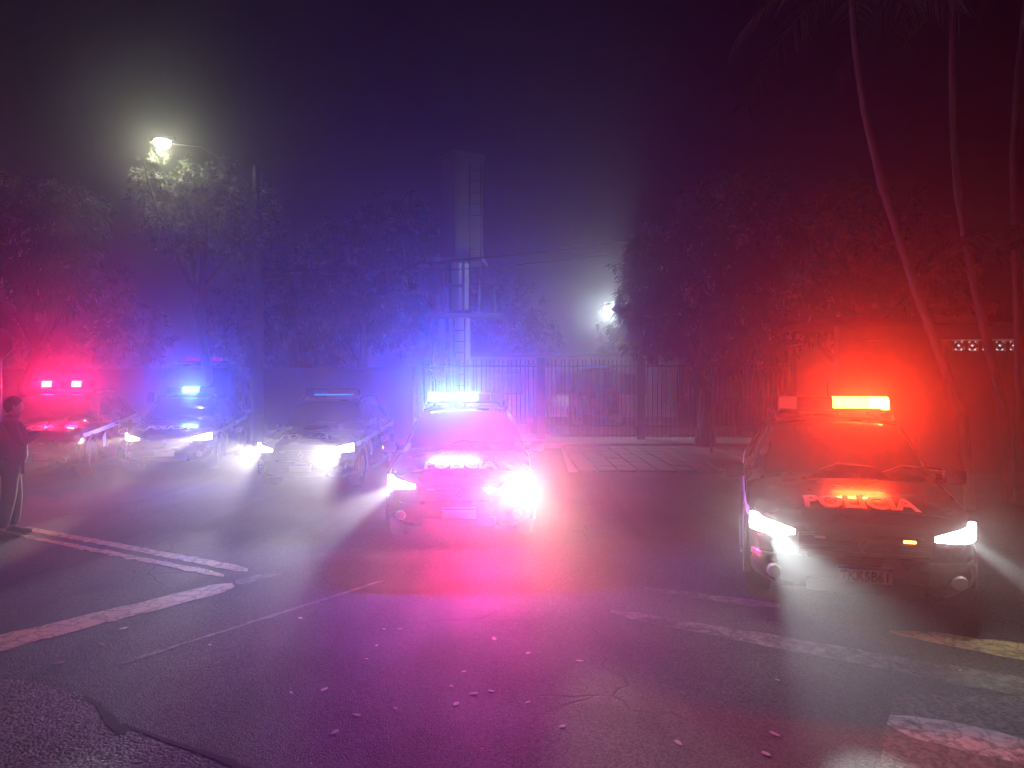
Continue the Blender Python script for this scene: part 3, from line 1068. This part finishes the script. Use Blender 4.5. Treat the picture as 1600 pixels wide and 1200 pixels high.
LY = 24.0
l2 = at(957, 484, LY)
pole2 = tag(empty('street_lamp', (l2.x + .9, LY, 0.05)), 'cold white yard lamp shining past the edge of the dark tree', 'lamp')
MB().lathe([(.07, 0), (.05, l2.z + .2)], n=10).build('pole', M['galv'], pole2)
MB().tube([(0, 0, l2.z + .1), (-.4, 0, l2.z + .25), (-.8, 0, l2.z + .14)], .025, 8).build('lamp_arm', M['galv'], pole2)
hd2 = MB().box((-.9, 0, l2.z + .10), (.45, .24, .10), bev=.03).build('lamp_head', M['galv'], pole2)
MB().lathe([(.0, -.08), (.11, -.05), (.14, 0)], (-.9, 0, l2.z + .05), n=14).build('lamp_glass', M['street_cold'], hd2)
lamp('street_light', 'POINT', (.80, 1.0, .95), P_STREET * 7.0, (-.9, 0, l2.z - .10), hd2, 0.08)


def cable(label, p0, p1, sag, r=.012):
    pts = []
    for k in range(25):
        t = k / 24
        p = Vector(p0).lerp(Vector(p1), t)
        p.z -= sag * 4 * t * (1 - t)
        pts.append(p)
    tag(MB().tube(pts, r, 5).build('power_cable', M['cable']), label, 'cable', 'overhead cables')


cable('thick lower overhead cable running past the tower ladder', at(402, 425, 19.5), at(1250, 330, 25), .35, .028)
cable('thin overhead cable just below the thick one', at(402, 432, 19.5), at(1250, 345, 25), .45, .012)


# ------------------------------------------------------------------ trees
def leaf_mesh(name, pos, dirs, length, width, material, fold=.18, jitter=.35):
    """many lance-shaped folded leaves in one mesh"""
    n = len(pos)
    L = length * rng.uniform(1 - jitter, 1 + jitter, n)[:, None]
    d = dirs / np.linalg.norm(dirs, axis=1, keepdims=True)
    r = rng.normal(size=(n, 3))
    s = np.cross(d, r); s /= np.linalg.norm(s, axis=1, keepdims=True) + 1e-9
    u = np.cross(s, d)
    W = width * (L / length)
    v = np.empty((n, 6, 3))
    v[:, 0] = pos
    v[:, 1] = pos + d * L * .45 + s * W * .5 + u * W * fold
    v[:, 2] = pos + d * L * .45 - s * W * .5 + u * W * fold
    v[:, 3] = pos + d * L * .45
    v[:, 4] = pos + d * L + np.array([0, 0, -1.0]) * L * .18
    v[:, 5] = v[:, 4]
    idx = np.arange(n)[:, None] * 6
    tri = np.concatenate([idx + np.array([[0, 3, 1]]), idx + np.array([[0, 2, 3]]), idx + np.array([[1, 3, 4]]), idx + np.array([[3, 2, 4]])], 0)
    me = bpy.data.meshes.new(name)
    me.vertices.add(n * 6)
    me.vertices.foreach_set('co', v.reshape(-1))
    me.loops.add(len(tri) * 3)
    me.loops.foreach_set('vertex_index', tri.reshape(-1).astype(np.int32))
    me.polygons.add(len(tri))
    me.polygons.foreach_set('loop_start', np.arange(len(tri), dtype=np.int32) * 3)
    me.polygons.foreach_set('loop_total', np.full(len(tri), 3, dtype=np.int32))
    me.update(calc_edges=True)
    me.materials.append(material)
    return me


def clusters(n, lobes):
    """cluster centres spread through a set of ellipsoids (c, r), denser towards the skin"""
    out = []
    wts = np.array([r[0] * r[1] * r[2] for c, r in lobes]) ** .66
    pick = rng.choice(len(lobes), n, p=wts / wts.sum())
    d = rng.normal(size=(n, 3)); d /= np.linalg.norm(d, axis=1, keepdims=True)
    rad = rng.uniform(.25, 1.0, n) ** .45
    for i in range(n):
        c, r = lobes[pick[i]]
        out.append(np.array(c) + d[i] * rad[i] * np.array(r))
    return np.array(out), d


def tree(name, label, base, trunk_h, r0, lobes, ncl, per, leaf, mleaf, droop=.6, spread=.18, flowers=0, group=None, limbs=6):
    root = tag(empty(name, base), label, 'tree', group)
    mb = MB()
    wob = [Vector((random.gauss(0, .06), random.gauss(0, .06), 0)) * k for k in range(5)]
    tp = [Vector((0, 0, trunk_h * k / 4)) + wob[k] for k in range(5)]
    mb.tube(tp, [r0 * 1.25, r0, r0 * .9, r0 * .8, r0 * .7], 10)
    for k in range(limbs):
        c, r = lobes[k % len(lobes)]
        e = Vector(c) + Vector((random.uniform(-.6, .6) * r[0], random.uniform(-.6, .6) * r[1], random.uniform(-.1, .6) * r[2]))
        st = tp[3].lerp(tp[4], random.random())
        midp = st.lerp(e, .5) + Vector((random.gauss(0, .15), random.gauss(0, .15), .15))
        mb.tube([st, midp, e], [r0 * .45, r0 * .28, r0 * .08], 7)
    mb.build('trunk', M['bark'], root)
    cl, out = clusters(ncl, lobes)
    pos = np.repeat(cl, per, 0) + rng.normal(size=(ncl * per, 3)) * spread * .35
    dirs = rng.normal(size=(ncl * per, 3)) + np.repeat(out, per, 0) * .6
    dirs[:, 2] -= droop * 1.6
    me = leaf_mesh('crown', pos, dirs, leaf[0], leaf[1], mleaf)
    cr = link('crown', me, None, root)
    if flowers:
        fc = cl[rng.choice(ncl, flowers, replace=False)] + out[:flowers] * .02
        fp = np.repeat(fc, 9, 0) + rng.normal(size=(flowers * 9, 3)) * .05
        fd = rng.normal(size=(flowers * 9, 3)); fd[:, 2] += .4
        link('blossom', leaf_mesh('blossom', fp, fd, .085, .06, M['flower']), None, root)['kind'] = 'stuff'
    return root


tree('mango_tree', 'green mango tree with long drooping leaves at far left, lit by the street lamp', (-11.6, 17.6, 0), 3.6, .2,
     [((-.2, 0, 5.5), (1.9, 1.6, 1.35)), ((.9, 0, 5.9), (1.1, 1.0, .8)), ((.7, -.2, 4.7), (1.2, 1.0, .7)), ((.8, -.2, 4.1), (.9, .8, .5))],
     560, 12, (.26, .055), M['leaf_mango'], droop=.75)
tree('flowering_tree', 'loose tree with pale pink blossom right under the bright street lamp', (-8.1, 19.6, 0), 4.4, .15,
     [((-.9, -.4, 7.1), (1.0, .8, .95)), ((.1, 0, 6.4), (1.8, 1.2, 1.4)), ((1.0, .1, 6.1), (1.2, 1.0, 1.1)), ((-.9, -.3, 5.9), (.8, .8, .6))],
     420, 7, (.17, .07), M['leaf_pale'], droop=.1, flowers=150)
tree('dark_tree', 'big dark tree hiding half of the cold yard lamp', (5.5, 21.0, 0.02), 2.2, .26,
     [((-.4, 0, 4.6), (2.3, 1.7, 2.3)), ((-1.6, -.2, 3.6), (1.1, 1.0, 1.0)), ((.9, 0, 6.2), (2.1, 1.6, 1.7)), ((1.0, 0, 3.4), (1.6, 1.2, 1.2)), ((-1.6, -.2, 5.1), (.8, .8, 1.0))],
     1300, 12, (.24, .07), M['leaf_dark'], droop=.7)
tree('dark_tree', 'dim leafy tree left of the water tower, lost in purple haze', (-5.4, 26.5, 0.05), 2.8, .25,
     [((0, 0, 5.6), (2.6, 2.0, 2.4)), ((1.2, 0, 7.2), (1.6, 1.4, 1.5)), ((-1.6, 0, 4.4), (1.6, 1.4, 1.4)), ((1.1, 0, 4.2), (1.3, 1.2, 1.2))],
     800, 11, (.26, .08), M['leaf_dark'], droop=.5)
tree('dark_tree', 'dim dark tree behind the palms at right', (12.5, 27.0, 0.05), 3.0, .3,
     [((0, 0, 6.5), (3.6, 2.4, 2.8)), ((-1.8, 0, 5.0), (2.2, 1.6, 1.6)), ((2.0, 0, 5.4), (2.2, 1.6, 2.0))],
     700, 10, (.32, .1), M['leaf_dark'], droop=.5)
for k, (x, y, h, lab) in enumerate(((-24, 40, 9, 'far dark tree behind the left-hand police cars'), (-14, 46, 11, 'far dark tree behind the lamp pole'),
                                    (-2, 52, 10, 'far dark tree behind the low building'), (11, 50, 11, 'far dark tree behind the big dark tree'),
                                    (24, 44, 10, 'far dark tree at the right behind the wall'))):
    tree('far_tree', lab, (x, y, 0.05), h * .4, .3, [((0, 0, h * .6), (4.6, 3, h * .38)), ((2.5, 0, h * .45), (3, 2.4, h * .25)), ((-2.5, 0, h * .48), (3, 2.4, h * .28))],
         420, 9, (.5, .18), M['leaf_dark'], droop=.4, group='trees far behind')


def shrub(label, c, r, n, m=None):
    root = tag(empty('shrub', (c[0], c[1], 0.05)), label, 'shrub', 'shrubs by the railings')
    MB().tube([(0, 0, 0), (.02, 0, max(.2, c[2] - r[2] * .5))], [.04, .025], 7).build('stem', M['bark'], root)
    cl, out = clusters(n, [((0, 0, c[2]), r)])
    pos = np.repeat(cl, 7, 0) + rng.normal(size=(n * 7, 3)) * .05
    dirs = rng.normal(size=(n * 7, 3)) + np.repeat(out, 7, 0)
    link('foliage', leaf_mesh('foliage', pos, dirs, .13, .05, m or M['leaf_pale']), None, root)


p = at(1216, 552, 24.0); shrub('clipped round shrub showing above the railings left of the red-lit car', (p.x, p.y, p.z), (.42, .42, .42), 150)
p = at(1146, 563, 24.0); shrub('small leafy shrub tip above the railings beside the dark tree', (p.x, p.y, p.z), (.32, .3, .28), 60)
p = at(680, 585, 22.6); shrub('small pale plant on top of the railings beside the tower', (p.x, p.y, p.z), (.10, .10, .22), 26)


# palms with leaning ringed trunks
def palm(label, pix, r0, Y, crown_at_top=True, nfr=11):
    b = at(*pix[0], Y); gx = b.x
    base = Vector((gx + (at(*pix[0], Y).x - at(*pix[1], Y).x) * .35, Y, 0.05))
    root = tag(empty('palm_tree', base), label, 'palm', 'leaning palms at right')
    pts = [Vector((0, 0, 0))] + [at(px, py, Y) - base for px, py in pix]
    fine = []
    for i in range(len(pts) - 1):
        nseg = max(2, int((pts[i + 1] - pts[i]).length / .14))
        for k in range(nseg): fine.append(pts[i].lerp(pts[i + 1], k / nseg))
    fine.append(pts[-1])
    rad = [r0 * (1.15 - .5 * i / len(fine)) * (1.07 if i % 2 else .97) for i in range(len(fine))]
    MB().tube(fine, rad, 12).build('trunk', M['palm_bark'], root, smooth=60)
    top = fine[-1]
    for k in range(nfr):
        a = 2 * math.pi * k / nfr + random.uniform(-.2, .2)
        el = random.uniform(.1, 1.1)
        Lf = random.uniform(1.5, 2.1)
        rachis = []
        for j in range(9):
            t = j / 8
            rr = Lf * t
            rachis.append(top + Vector((math.cos(a) * rr * math.cos(el * (1 - .3 * t)), math.sin(a) * rr * math.cos(el * (1 - .3 * t)),
                                        rr * math.sin(el) - 1.1 * t * t * Lf * .75)))
        fr = MB().tube(rachis, [.022 - .018 * j / 8 for j in range(9)], 5).build('frond', M['leaf_palm'], root)
        ps, ds = [], []
        side = Vector((-math.sin(a), math.cos(a), 0))
        for j in range(36):
            t = .12 + .86 * j / 36
            i0 = min(7, int(t * 8)); p_ = rachis[i0].lerp(rachis[i0 + 1], t * 8 - i0)
            tg = (rachis[i0 + 1] - rachis[i0]).normalized()
            for s in (-1, 1):
                ps.append(p_); ds.append(side * s * .9 + tg * .55 + Vector((0, 0, -.25)))
        link('leaflet', leaf_mesh('leaflet', np.array(ps), np.array(ds), .46, .035, M['leaf_palm'], jitter=.2), None, fr)['kind'] = 'stuff'


palm('leaning palm nearest the red-lit car, its trunk foot glowing red', [(1505, 655), (1475, 570), (1430, 450), (1395, 340), (1378, 290), (1350, 170), (1335, 60), (1328, -30)], .066, 11.0)
palm('palm in the middle of the three, ringed trunk rising to a lit top', [(1570, 655), (1545, 545), (1515, 410), (1497, 300), (1490, 210), (1488, 100), (1490, -20), (1494, -80)], .066, 11.6)
palm('palm at the right edge with bright fronds', [(1602, 640), (1596, 540), (1590, 420), (1583, 250), (1590, 120), (1604, 0), (1615, -90)], .066, 12.2)
# low palm fronds clump at the right
palm('young palm with bright low fronds at the right edge', [(1592, 560), (1588, 450), (1585, 390)], .07, 11.4, nfr=9)

# ------------------------------------------------------------------ right-hand wall with hollow blocks
WY = 15.5
root = tag(empty('block_wall_house', (10.2, WY, 0.05)), 'reddish wall with a row of white-lit hollow blocks behind the palms', 'building')
wx = lambda px: (px - 800) / F * WY - 10.2
zt_ = at(0, 536, WY).z; zb_ = at(0, 551, WY).z
MB().box((1.4, .15, (zb_) / 2), (9.4, .25, zb_)).build('wall', M['red_wall'], root, smooth=0)
MB().box((1.4, .15, zt_ + .17), (9.4, .25, .30)).build('parapet', M['red_wall'], root, smooth=0)
MB().box((1.4, 1.2, zt_ + .42), (9.8, 3.0, .12)).build('roof', M['roof_tile'], root, smooth=0)
pitch = 21.5 / F * WY
xs0 = wx(1500)
bs = zt_ - zb_
nblk = 6
MB().box(((wx(1490) + -3.3) / 2, .15, (zt_ + zb_) / 2), (wx(1490) + 3.3, .25, bs)).build('wall', M['red_wall'], root, smooth=0)
MB().box(((wx(1490) + nblk * pitch + 6.1) / 2, .15, (zt_ + zb_) / 2), (6.1 - wx(1490) - nblk * pitch, .25, bs)).build('wall', M['red_wall'], root, smooth=0)
for k in range(nblk):
    cx, cz = xs0 + k * pitch, (zt_ + zb_) / 2
    hw, hh = pitch / 2, bs / 2
    mb = MB()
    mb.box((cx - hw + .02, .05, cz), (.04, .10, bs)).box((cx + hw - .02, .05, cz), (.04, .10, bs))
    ring_o = [(hw * .85, 0), (0, hh * .95), (-hw * .85, 0), (0, -hh * .95)]
    ring_i = [(a * .45, b * .45) for a, b in ring_o]
    mb.loft([[Vector((cx + a, .01, cz + b)) for a, b in ring_o], [Vector((cx + a, .01, cz + b)) for a, b in ring_i],
             [Vector((cx + a, .09, cz + b)) for a, b in ring_i], [Vector((cx + a, .09, cz + b)) for a, b in ring_o], [Vector((cx + a, .01, cz + b)) for a, b in ring_o]], caps=False)
    mb.build('hollow_block', M['red_wall'], root, smooth=0)
MB().box((wx(1490) + nblk * pitch / 2, .22, (zt_ + zb_) / 2), (nblk * pitch, .02, bs - .02)).build('lit_opening', M['window_lit'], root, smooth=0)

# red sign at the left edge
sp = at(4, 542, 14.0)
root = tag(empty('road_sign', (sp.x - .05, 14.0, 0.02)), 'red octagonal road sign on a thin pole, cut off by the left edge', 'sign')
MB().tube([(0, 0, 0), (0, 0, sp.z + .3)], .03, 8).build('pole', M['galv'], root)
MB().lathe([(.30, -.012), (.30, .012)], (0, 0, 0), 'Y', 8).build('sign_plate', M['sign_red'], root, (0, -.05, sp.z + .05), (0, R(22.5), 0), smooth=10)
# rim of a sign in the dark, right of the tree
sp = at(1112, 507, 19.0)
root = tag(empty('road_sign', (sp.x, 19.0, 0.02)), 'dark sign in the dark tree of which only a pale curved rim shows', 'sign')
MB().tube([(0, .04, 0), (0, .04, sp.z + .2)], .03, 8).build('pole', M['iron'], root)
MB().box((0, 0, sp.z), (.52, .03, .36), bev=.012).build('sign_plate', M['iron'], root)
MB().tube([(.28, -.03, sp.z + .19), (-.12, -.03, sp.z + .16), (-.24, -.03, sp.z + .10), (-.27, -.03, sp.z - .05), (-.24, -.03, sp.z - .16), (.02, -.03, sp.z - .17)], .008, 6).build('rim', M['chrome'], root)


# ------------------------------------------------------------------ person at the left
def skin_mesh(nodes, edges, sub=2):
    me = bpy.data.meshes.new('skin')
    me.from_pydata([n[0] for n in nodes], edges, [])
    o = bpy.data.objects.new('skin', me)
    C.objects.link(o)
    bpy.context.view_layer.objects.active = o
    md = o.modifiers.new('s', 'SKIN')
    md.use_smooth_shade = True
    sv = me.skin_vertices[0].data
    for i, n in enumerate(nodes):
        r = n[1]
        sv[i].radius = r if isinstance(r, tuple) else (r, r)
        sv[i].use_root = (i == 0)
    sd = o.modifiers.new('d', 'SUBSURF')
    sd.levels = sub
    return evaluated(o)


def join_remesh(meshes, voxel):
    bm = bmesh.new()
    for m_ in meshes: bm.from_mesh(m_)
    me = bpy.data.meshes.new('join')
    bm.to_mesh(me); bm.free()
    o = bpy.data.objects.new('join', me)
    C.objects.link(o)
    md = o.modifiers.new('r', 'REMESH')
    md.mode = 'VOXEL'
    md.voxel_size = voxel
    md.use_smooth_shade = True
    sm = o.modifiers.new('m', 'SMOOTH')
    sm.iterations = 3
    return evaluated(o)


def keep_big(me):
    bm = bmesh.new(); bm.from_mesh(me)
    bm.verts.ensure_lookup_table()
    seen, isl = set(), []
    for v in bm.verts:
        if v in seen: continue
        st, grp = [v], []
        seen.add(v)
        while st:
            a = st.pop(); grp.append(a)
            for e in a.link_edges:
                b = e.other_vert(a)
                if b not in seen: seen.add(b); st.append(b)
        isl.append(grp)
    isl.sort(key=len)
    bmesh.ops.delete(bm, geom=[v for g in isl[:-1] for v in g], context='VERTS')
    bm.to_mesh(me); bm.free()


def person():
    px = at(17, 838, 9.35)
    root = tag(empty('person', (px.x, 9.35, 0.009), R(34)), 'person in a dark jacket and trousers at far left, holding up a phone', 'person')
    # +X is where the person looks; left is +Y
    sh_l, sh_r = (.0, .19, 1.42), (.0, -.19, 1.42)
    el_l, el_r = (.10, .25, 1.17), (.09, -.26, 1.16)
    wr_l, wr_r = (.32, .06, 1.32), (.33, -.07, 1.33)
    hip_l, hip_r = (0, .09, .90), (0, -.09, .90)
    kn_l, kn_r = (.05, .10, .50), (-.02, -.12, .50)
    an_l, an_r = (.02, .11, .09), (-.10, -.14, .09)
    toe_l, toe_r = (.20, .13, .045), (.08, -.16, .045)
    nodes = [((0, 0, .95), (.13, .10)), ((0, 0, 1.12), (.13, .10)), ((.0, 0, 1.30), (.15, .11)), ((0, 0, 1.43), (.09, .08)), ((.01, 0, 1.50), .055), ((.02, 0, 1.57), .055),
             (sh_l, .065), (el_l, .047), (wr_l, .032), (sh_r, .065), (el_r, .047), (wr_r, .032),
             (hip_l, .085), (kn_l, .058), (an_l, .042), (toe_l, .038), (hip_r, .085), (kn_r, .058), (an_r, .042), (toe_r, .038)]
    edges = [(0, 1), (1, 2), (2, 3), (3, 4), (4, 5), (3, 6), (6, 7), (7, 8), (3, 9), (9, 10), (10, 11), (0, 12), (12, 13), (13, 14), (14, 15), (0, 16), (16, 17), (17, 18), (18, 19)]
    parts_ = [skin_mesh(nodes, edges, 1)]
    # head with brow, nose, chin, ears
    bm = bmesh.new()
    bmesh.ops.create_uvsphere(bm, u_segments=32, v_segments=24, radius=1.0)
    for v in bm.verts:
        x, y, z = v.co
        jaw = max(0, -z)
        sx, sy = .098 * (1 - .12 * jaw), .077 * (1 - .28 * jaw)
        X, Y_, Z = x * sx, y * sy, z * .118
        if x > .3:
            X += .006 * jaw
            dy, dz = y / .16, (z + .12) / .20
            X += .024 * math.exp(-dy * dy - dz * dz)                                            # nose
            for e in (-.42, .42): X -= .010 * math.exp(-((y - e) / .2) ** 2 - ((z - .05) / .13) ** 2)  # eye sockets
            X += .006 * math.exp(-(y / .3) ** 2 - ((z + .48) / .07) ** 2)                      # lips
            X -= .004 * math.exp(-(y / .3) ** 2 - ((z + .56) / .05) ** 2)
        if x < -.2: X -= .006 * max(0, z)
        v.co = (X, Y_, Z)
    for s in (-1, 1):
        e = bmesh.ops.create_uvsphere(bm, u_segments=12, v_segments=8, radius=1.0)
        for v in e['verts']: v.co = Vector((-.008 + v.co.x * .018, s * .078 + v.co.y * .010, -.005 + v.co.z * .032))
    hm = bpy.data.meshes.new('head'); bm.transform(Matrix.Translation((.035, 0, 1.645)) @ Matrix.Rotation(R(8), 4, 'Y')); bm.to_mesh(hm); bm.free()
    parts_.append(hm)
    # hands: palm and five bent fingers round the phone
    for s, wr in ((1, wr_l), (-1, wr_r)):
        wv = Vector(wr)
        ph = Vector((.40, 0, 1.395))
        d = (ph + Vector((0, s * .045, -.03)) - wv).normalized()
        nn = [(wv, (.026, .02)), (wv + d * .04, (.034, .018)), (wv + d * .08, (.038, .016))]
        parts_.append(skin_mesh([(tuple(a), b) for a, b in nn], [(0, 1), (1, 2)], 2))
        for k in range(4):
            st = wv + d * .07 + Vector((-.005 + .004 * k, s * .006, -.026 + .018 * k))
            lf = (.058, .068, .064, .050)[k]
            a = st + Vector((.35, -s * .05, .75)).normalized() * lf * .5
            b = a + Vector((.1, -s * .8, .4)).normalized() * lf * .45
            c = b + Vector((-.3, -s * .9, .1)).normalized() * lf * .3
            parts_.append(skin_mesh([(tuple(st), .013), (tuple(a), .0125), (tuple(b), .012), (tuple(c), .011)], [(0, 1), (1, 2), (2, 3)], 1))
        st = wv + d * .03 + Vector((-.02, -s * .01, .01))
        a = st + Vector((-.01, -s * .02, .035)); b = a + Vector((.015, -s * .012, .028))
        parts_.append(skin_mesh([(tuple(st), .015), (tuple(a), .014), (tuple(b), .012)], [(0, 1), (1, 2)], 1))
    me = join_remesh(parts_, .0055)
    keep_big(me)
    me.materials.clear(); me.materials.append(M['skin'])
    link('body', me, None, root)
    # clothing follows the body, a little larger
    jn = [((0, 0, .90), (.21, .175)), ((0, 0, 1.05), (.20, .165)), ((0, 0, 1.18), (.195, .16)), ((0, 0, 1.32), (.205, .16)), ((0, 0, 1.45), (.10, .09)), ((.0, 0, 1.495), (.072, .07)),
          (sh_l, .088), (el_l, .066), (tuple(Vector(el_l).lerp(Vector(wr_l), .88)), .045), (sh_r, .088), (el_r, .066), (tuple(Vector(el_r).lerp(Vector(wr_r), .88)), .045)]
    je = [(0, 1), (1, 2), (2, 3), (3, 4), (4, 5), (4, 6), (6, 7), (7, 8), (4, 9), (9, 10), (10, 11)]
    jm = join_remesh([skin_mesh(jn, je, 2)], .012)
    jm.materials.clear(); jm.materials.append(M['jacket'])
    jk = link('jacket', jm, None, root)
    MB().lathe([(.077, 1.47), (.082, 1.50), (.074, 1.535), (.068, 1.53), (.07, 1.48)], (.008, 0, 0), n=20, caps=False).build('collar', M['jacket'], jk)
    tn = [((0, 0, .95), (.155, .125)), (hip_l, .115), (kn_l, .088), (tuple(Vector(an_l) + Vector((0, 0, .02))), .078),
          (hip_r, .115), (kn_r, .088), (tuple(Vector(an_r) + Vector((0, 0, .02))), .078)]
    tm_ = join_remesh([skin_mesh(tn, [(0, 1), (1, 2), (2, 3), (0, 4), (4, 5), (5, 6)], 2)], .012)
    tm_.materials.clear(); tm_.materials.append(M['trouser'])
    link('trousers', tm_, None, root)
    for an, toe in ((an_l, toe_l), (an_r, toe_r)):
        a, t_ = Vector(an), Vector(toe)
        d = (t_ - a); d.z = 0; d.normalize()
        sd = Vector((-d.y, d.x, 0))
        rings = []
        for k, wv, hh in ((-.075, .030, .07), (-.05, .040, .10), (.02, .042, .11), (.09, .048, .075), (.16, .046, .055), (.205, .030, .04)):
            c = Vector((a.x, a.y, 0)) + d * k
            rings.append([c + sd * wv * x_ + Vector((0, 0, hh * z_)) for x_, z_ in ((-1, 0), (1, 0), (1.0, .45), (.6, .92), (0, 1), (-.6, .92), (-1.0, .45))])
        MB().loft(rings).build('shoe', M['shoe'], root, smooth=50)
    # hair cap
    bm = bmesh.new()
    bmesh.ops.create_uvsphere(bm, u_segments=28, v_segments=20, radius=1.0)
    for v in bm.verts:
        x, y, z = v.co
        n = .004 * math.sin(17 * x + 9 * z) * math.cos(13 * y)
        v.co = (x * (.104 + n) - .008, y * (.084 + n), z * .122 + .006)
    bmesh.ops.bisect_plane(bm, geom=bm.verts[:] + bm.edges[:] + bm.faces[:], plane_co=(.035, 0, .02), plane_no=Vector((1, 0, -.75)).normalized(), clear_outer=True)
    bm.transform(Matrix.Translation((.035, 0, 1.645)) @ Matrix.Rotation(R(8), 4, 'Y'))
    hm = bpy.data.meshes.new('hair'); bm.to_mesh(hm); bm.free(); hm.materials.append(M['hair'])
    for p_ in hm.polygons: p_.use_smooth = True
    link('hair', hm, None, root)
    # the phone is a thing of its own
    mw = Matrix.Translation(root.location) @ Matrix.Rotation(R(34), 4, 'Z')
    pc = mw @ Vector((.405, 0, 1.41))
    ph = tag(empty('phone', pc, R(34)), 'phone held up in both hands by the person at left', 'phone')
    rot = Matrix.Rotation(R(28), 3, 'Y')
    MB().box((0, 0, 0), (.009, .155, .075), rot, .003).build('case', M['car_plastic'], ph)
    MB().box(rot @ Vector((-.0055, 0, 0)), (.002, .146, .068), rot).build('screen', M['lamp_glass'], ph)


person()

# ------------------------------------------------------------------ litter on the road
def scrap(label, px, py, size, m, name='paper_scrap', cat='litter'):
    x, y = G(px, py)
    n = 7
    a0 = random.uniform(0, 6)
    rim = []
    for k in range(n):
        a = a0 + 2 * math.pi * k / n
        r = size * random.uniform(.55, 1.0)
        rim.append(Vector((math.cos(a) * r, math.sin(a) * r * .55, random.uniform(.001, .04 * size))))
    mb = MB()
    mb.add([Vector((0, 0, .003))] + rim, [(0, 1 + k, 1 + (k + 1) % n) for k in range(n)])
    o = mb.build(name, m, None, (x, y, 0.012), (0, 0, random.uniform(0, 3)), smooth=0)
    tag(o, label, cat, 'litter and leaves on the road')


scrap('small dry orange leaf lying alone on the near left road', 93, 1038, .055, M['dry_leaf'], 'dry_leaf', 'leaf')
scrap('pale crumpled leaf between the thick line and the dry orange leaf', 158, 1009, .05, M['dry_leaf'], 'dry_leaf', 'leaf')
scrap('flat pale leaf just under the thick yellow line', 193, 984, .05, M['paper'], 'dry_leaf', 'leaf')
for px, py, s in ((470, 968, .05), (588, 1011, .035), (572, 1032, .03), (506, 1080, .045), (557, 1120, .05), (523, 1147, .055), (618, 1110, .03), (625, 985, .03),
                  (772, 1000, .06), (825, 1023, .05), (824, 1100, .03), (878, 1138, .04), (725, 1052, .04), (768, 1083, .04), (713, 1103, .05), (705, 1075, .035),
                  (905, 1035, .045), (1060, 1164, .05), (1210, 1150, .05), (1198, 1182, .05), (328, 1010, .03), (600, 985, .03), (455, 1085, .03), (740, 1087, .05),
                  (1215, 1065, .03), (1500, 1050, .03)):
    scrap('small pale scrap of litter on the open road in the foreground', px, py, s * .8, M['paper'])

# ------------------------------------------------------------------ the foggy air
hb = MB().box((0, 37, 7.5), (118, 104, 17.0)).mesh('haze', None, smooth=0)
hm = bpy.data.materials.new('haze')
hm.use_nodes = True
t = hm.node_tree
for n in list(t.nodes):
    if n.type == 'BSDF_PRINCIPLED': t.nodes.remove(n)
vol = t.nodes.new('ShaderNodeVolumePrincipled')
vol.inputs['Color'].default_value = (0.93, 0.93, 0.95, 1)
vol.inputs['Density'].default_value = HAZE_DENSITY
vol.inputs['Anisotropy'].default_value = HAZE_G
vol.inputs['Density Attribute'].default_value = ''
out = [n for n in t.nodes if n.type == 'OUTPUT_MATERIAL'][0]
t.links.new(vol.outputs[0], out.inputs['Volume'])
hb.materials.append(hm)
tag(link('haze', hb), kind='stuff')
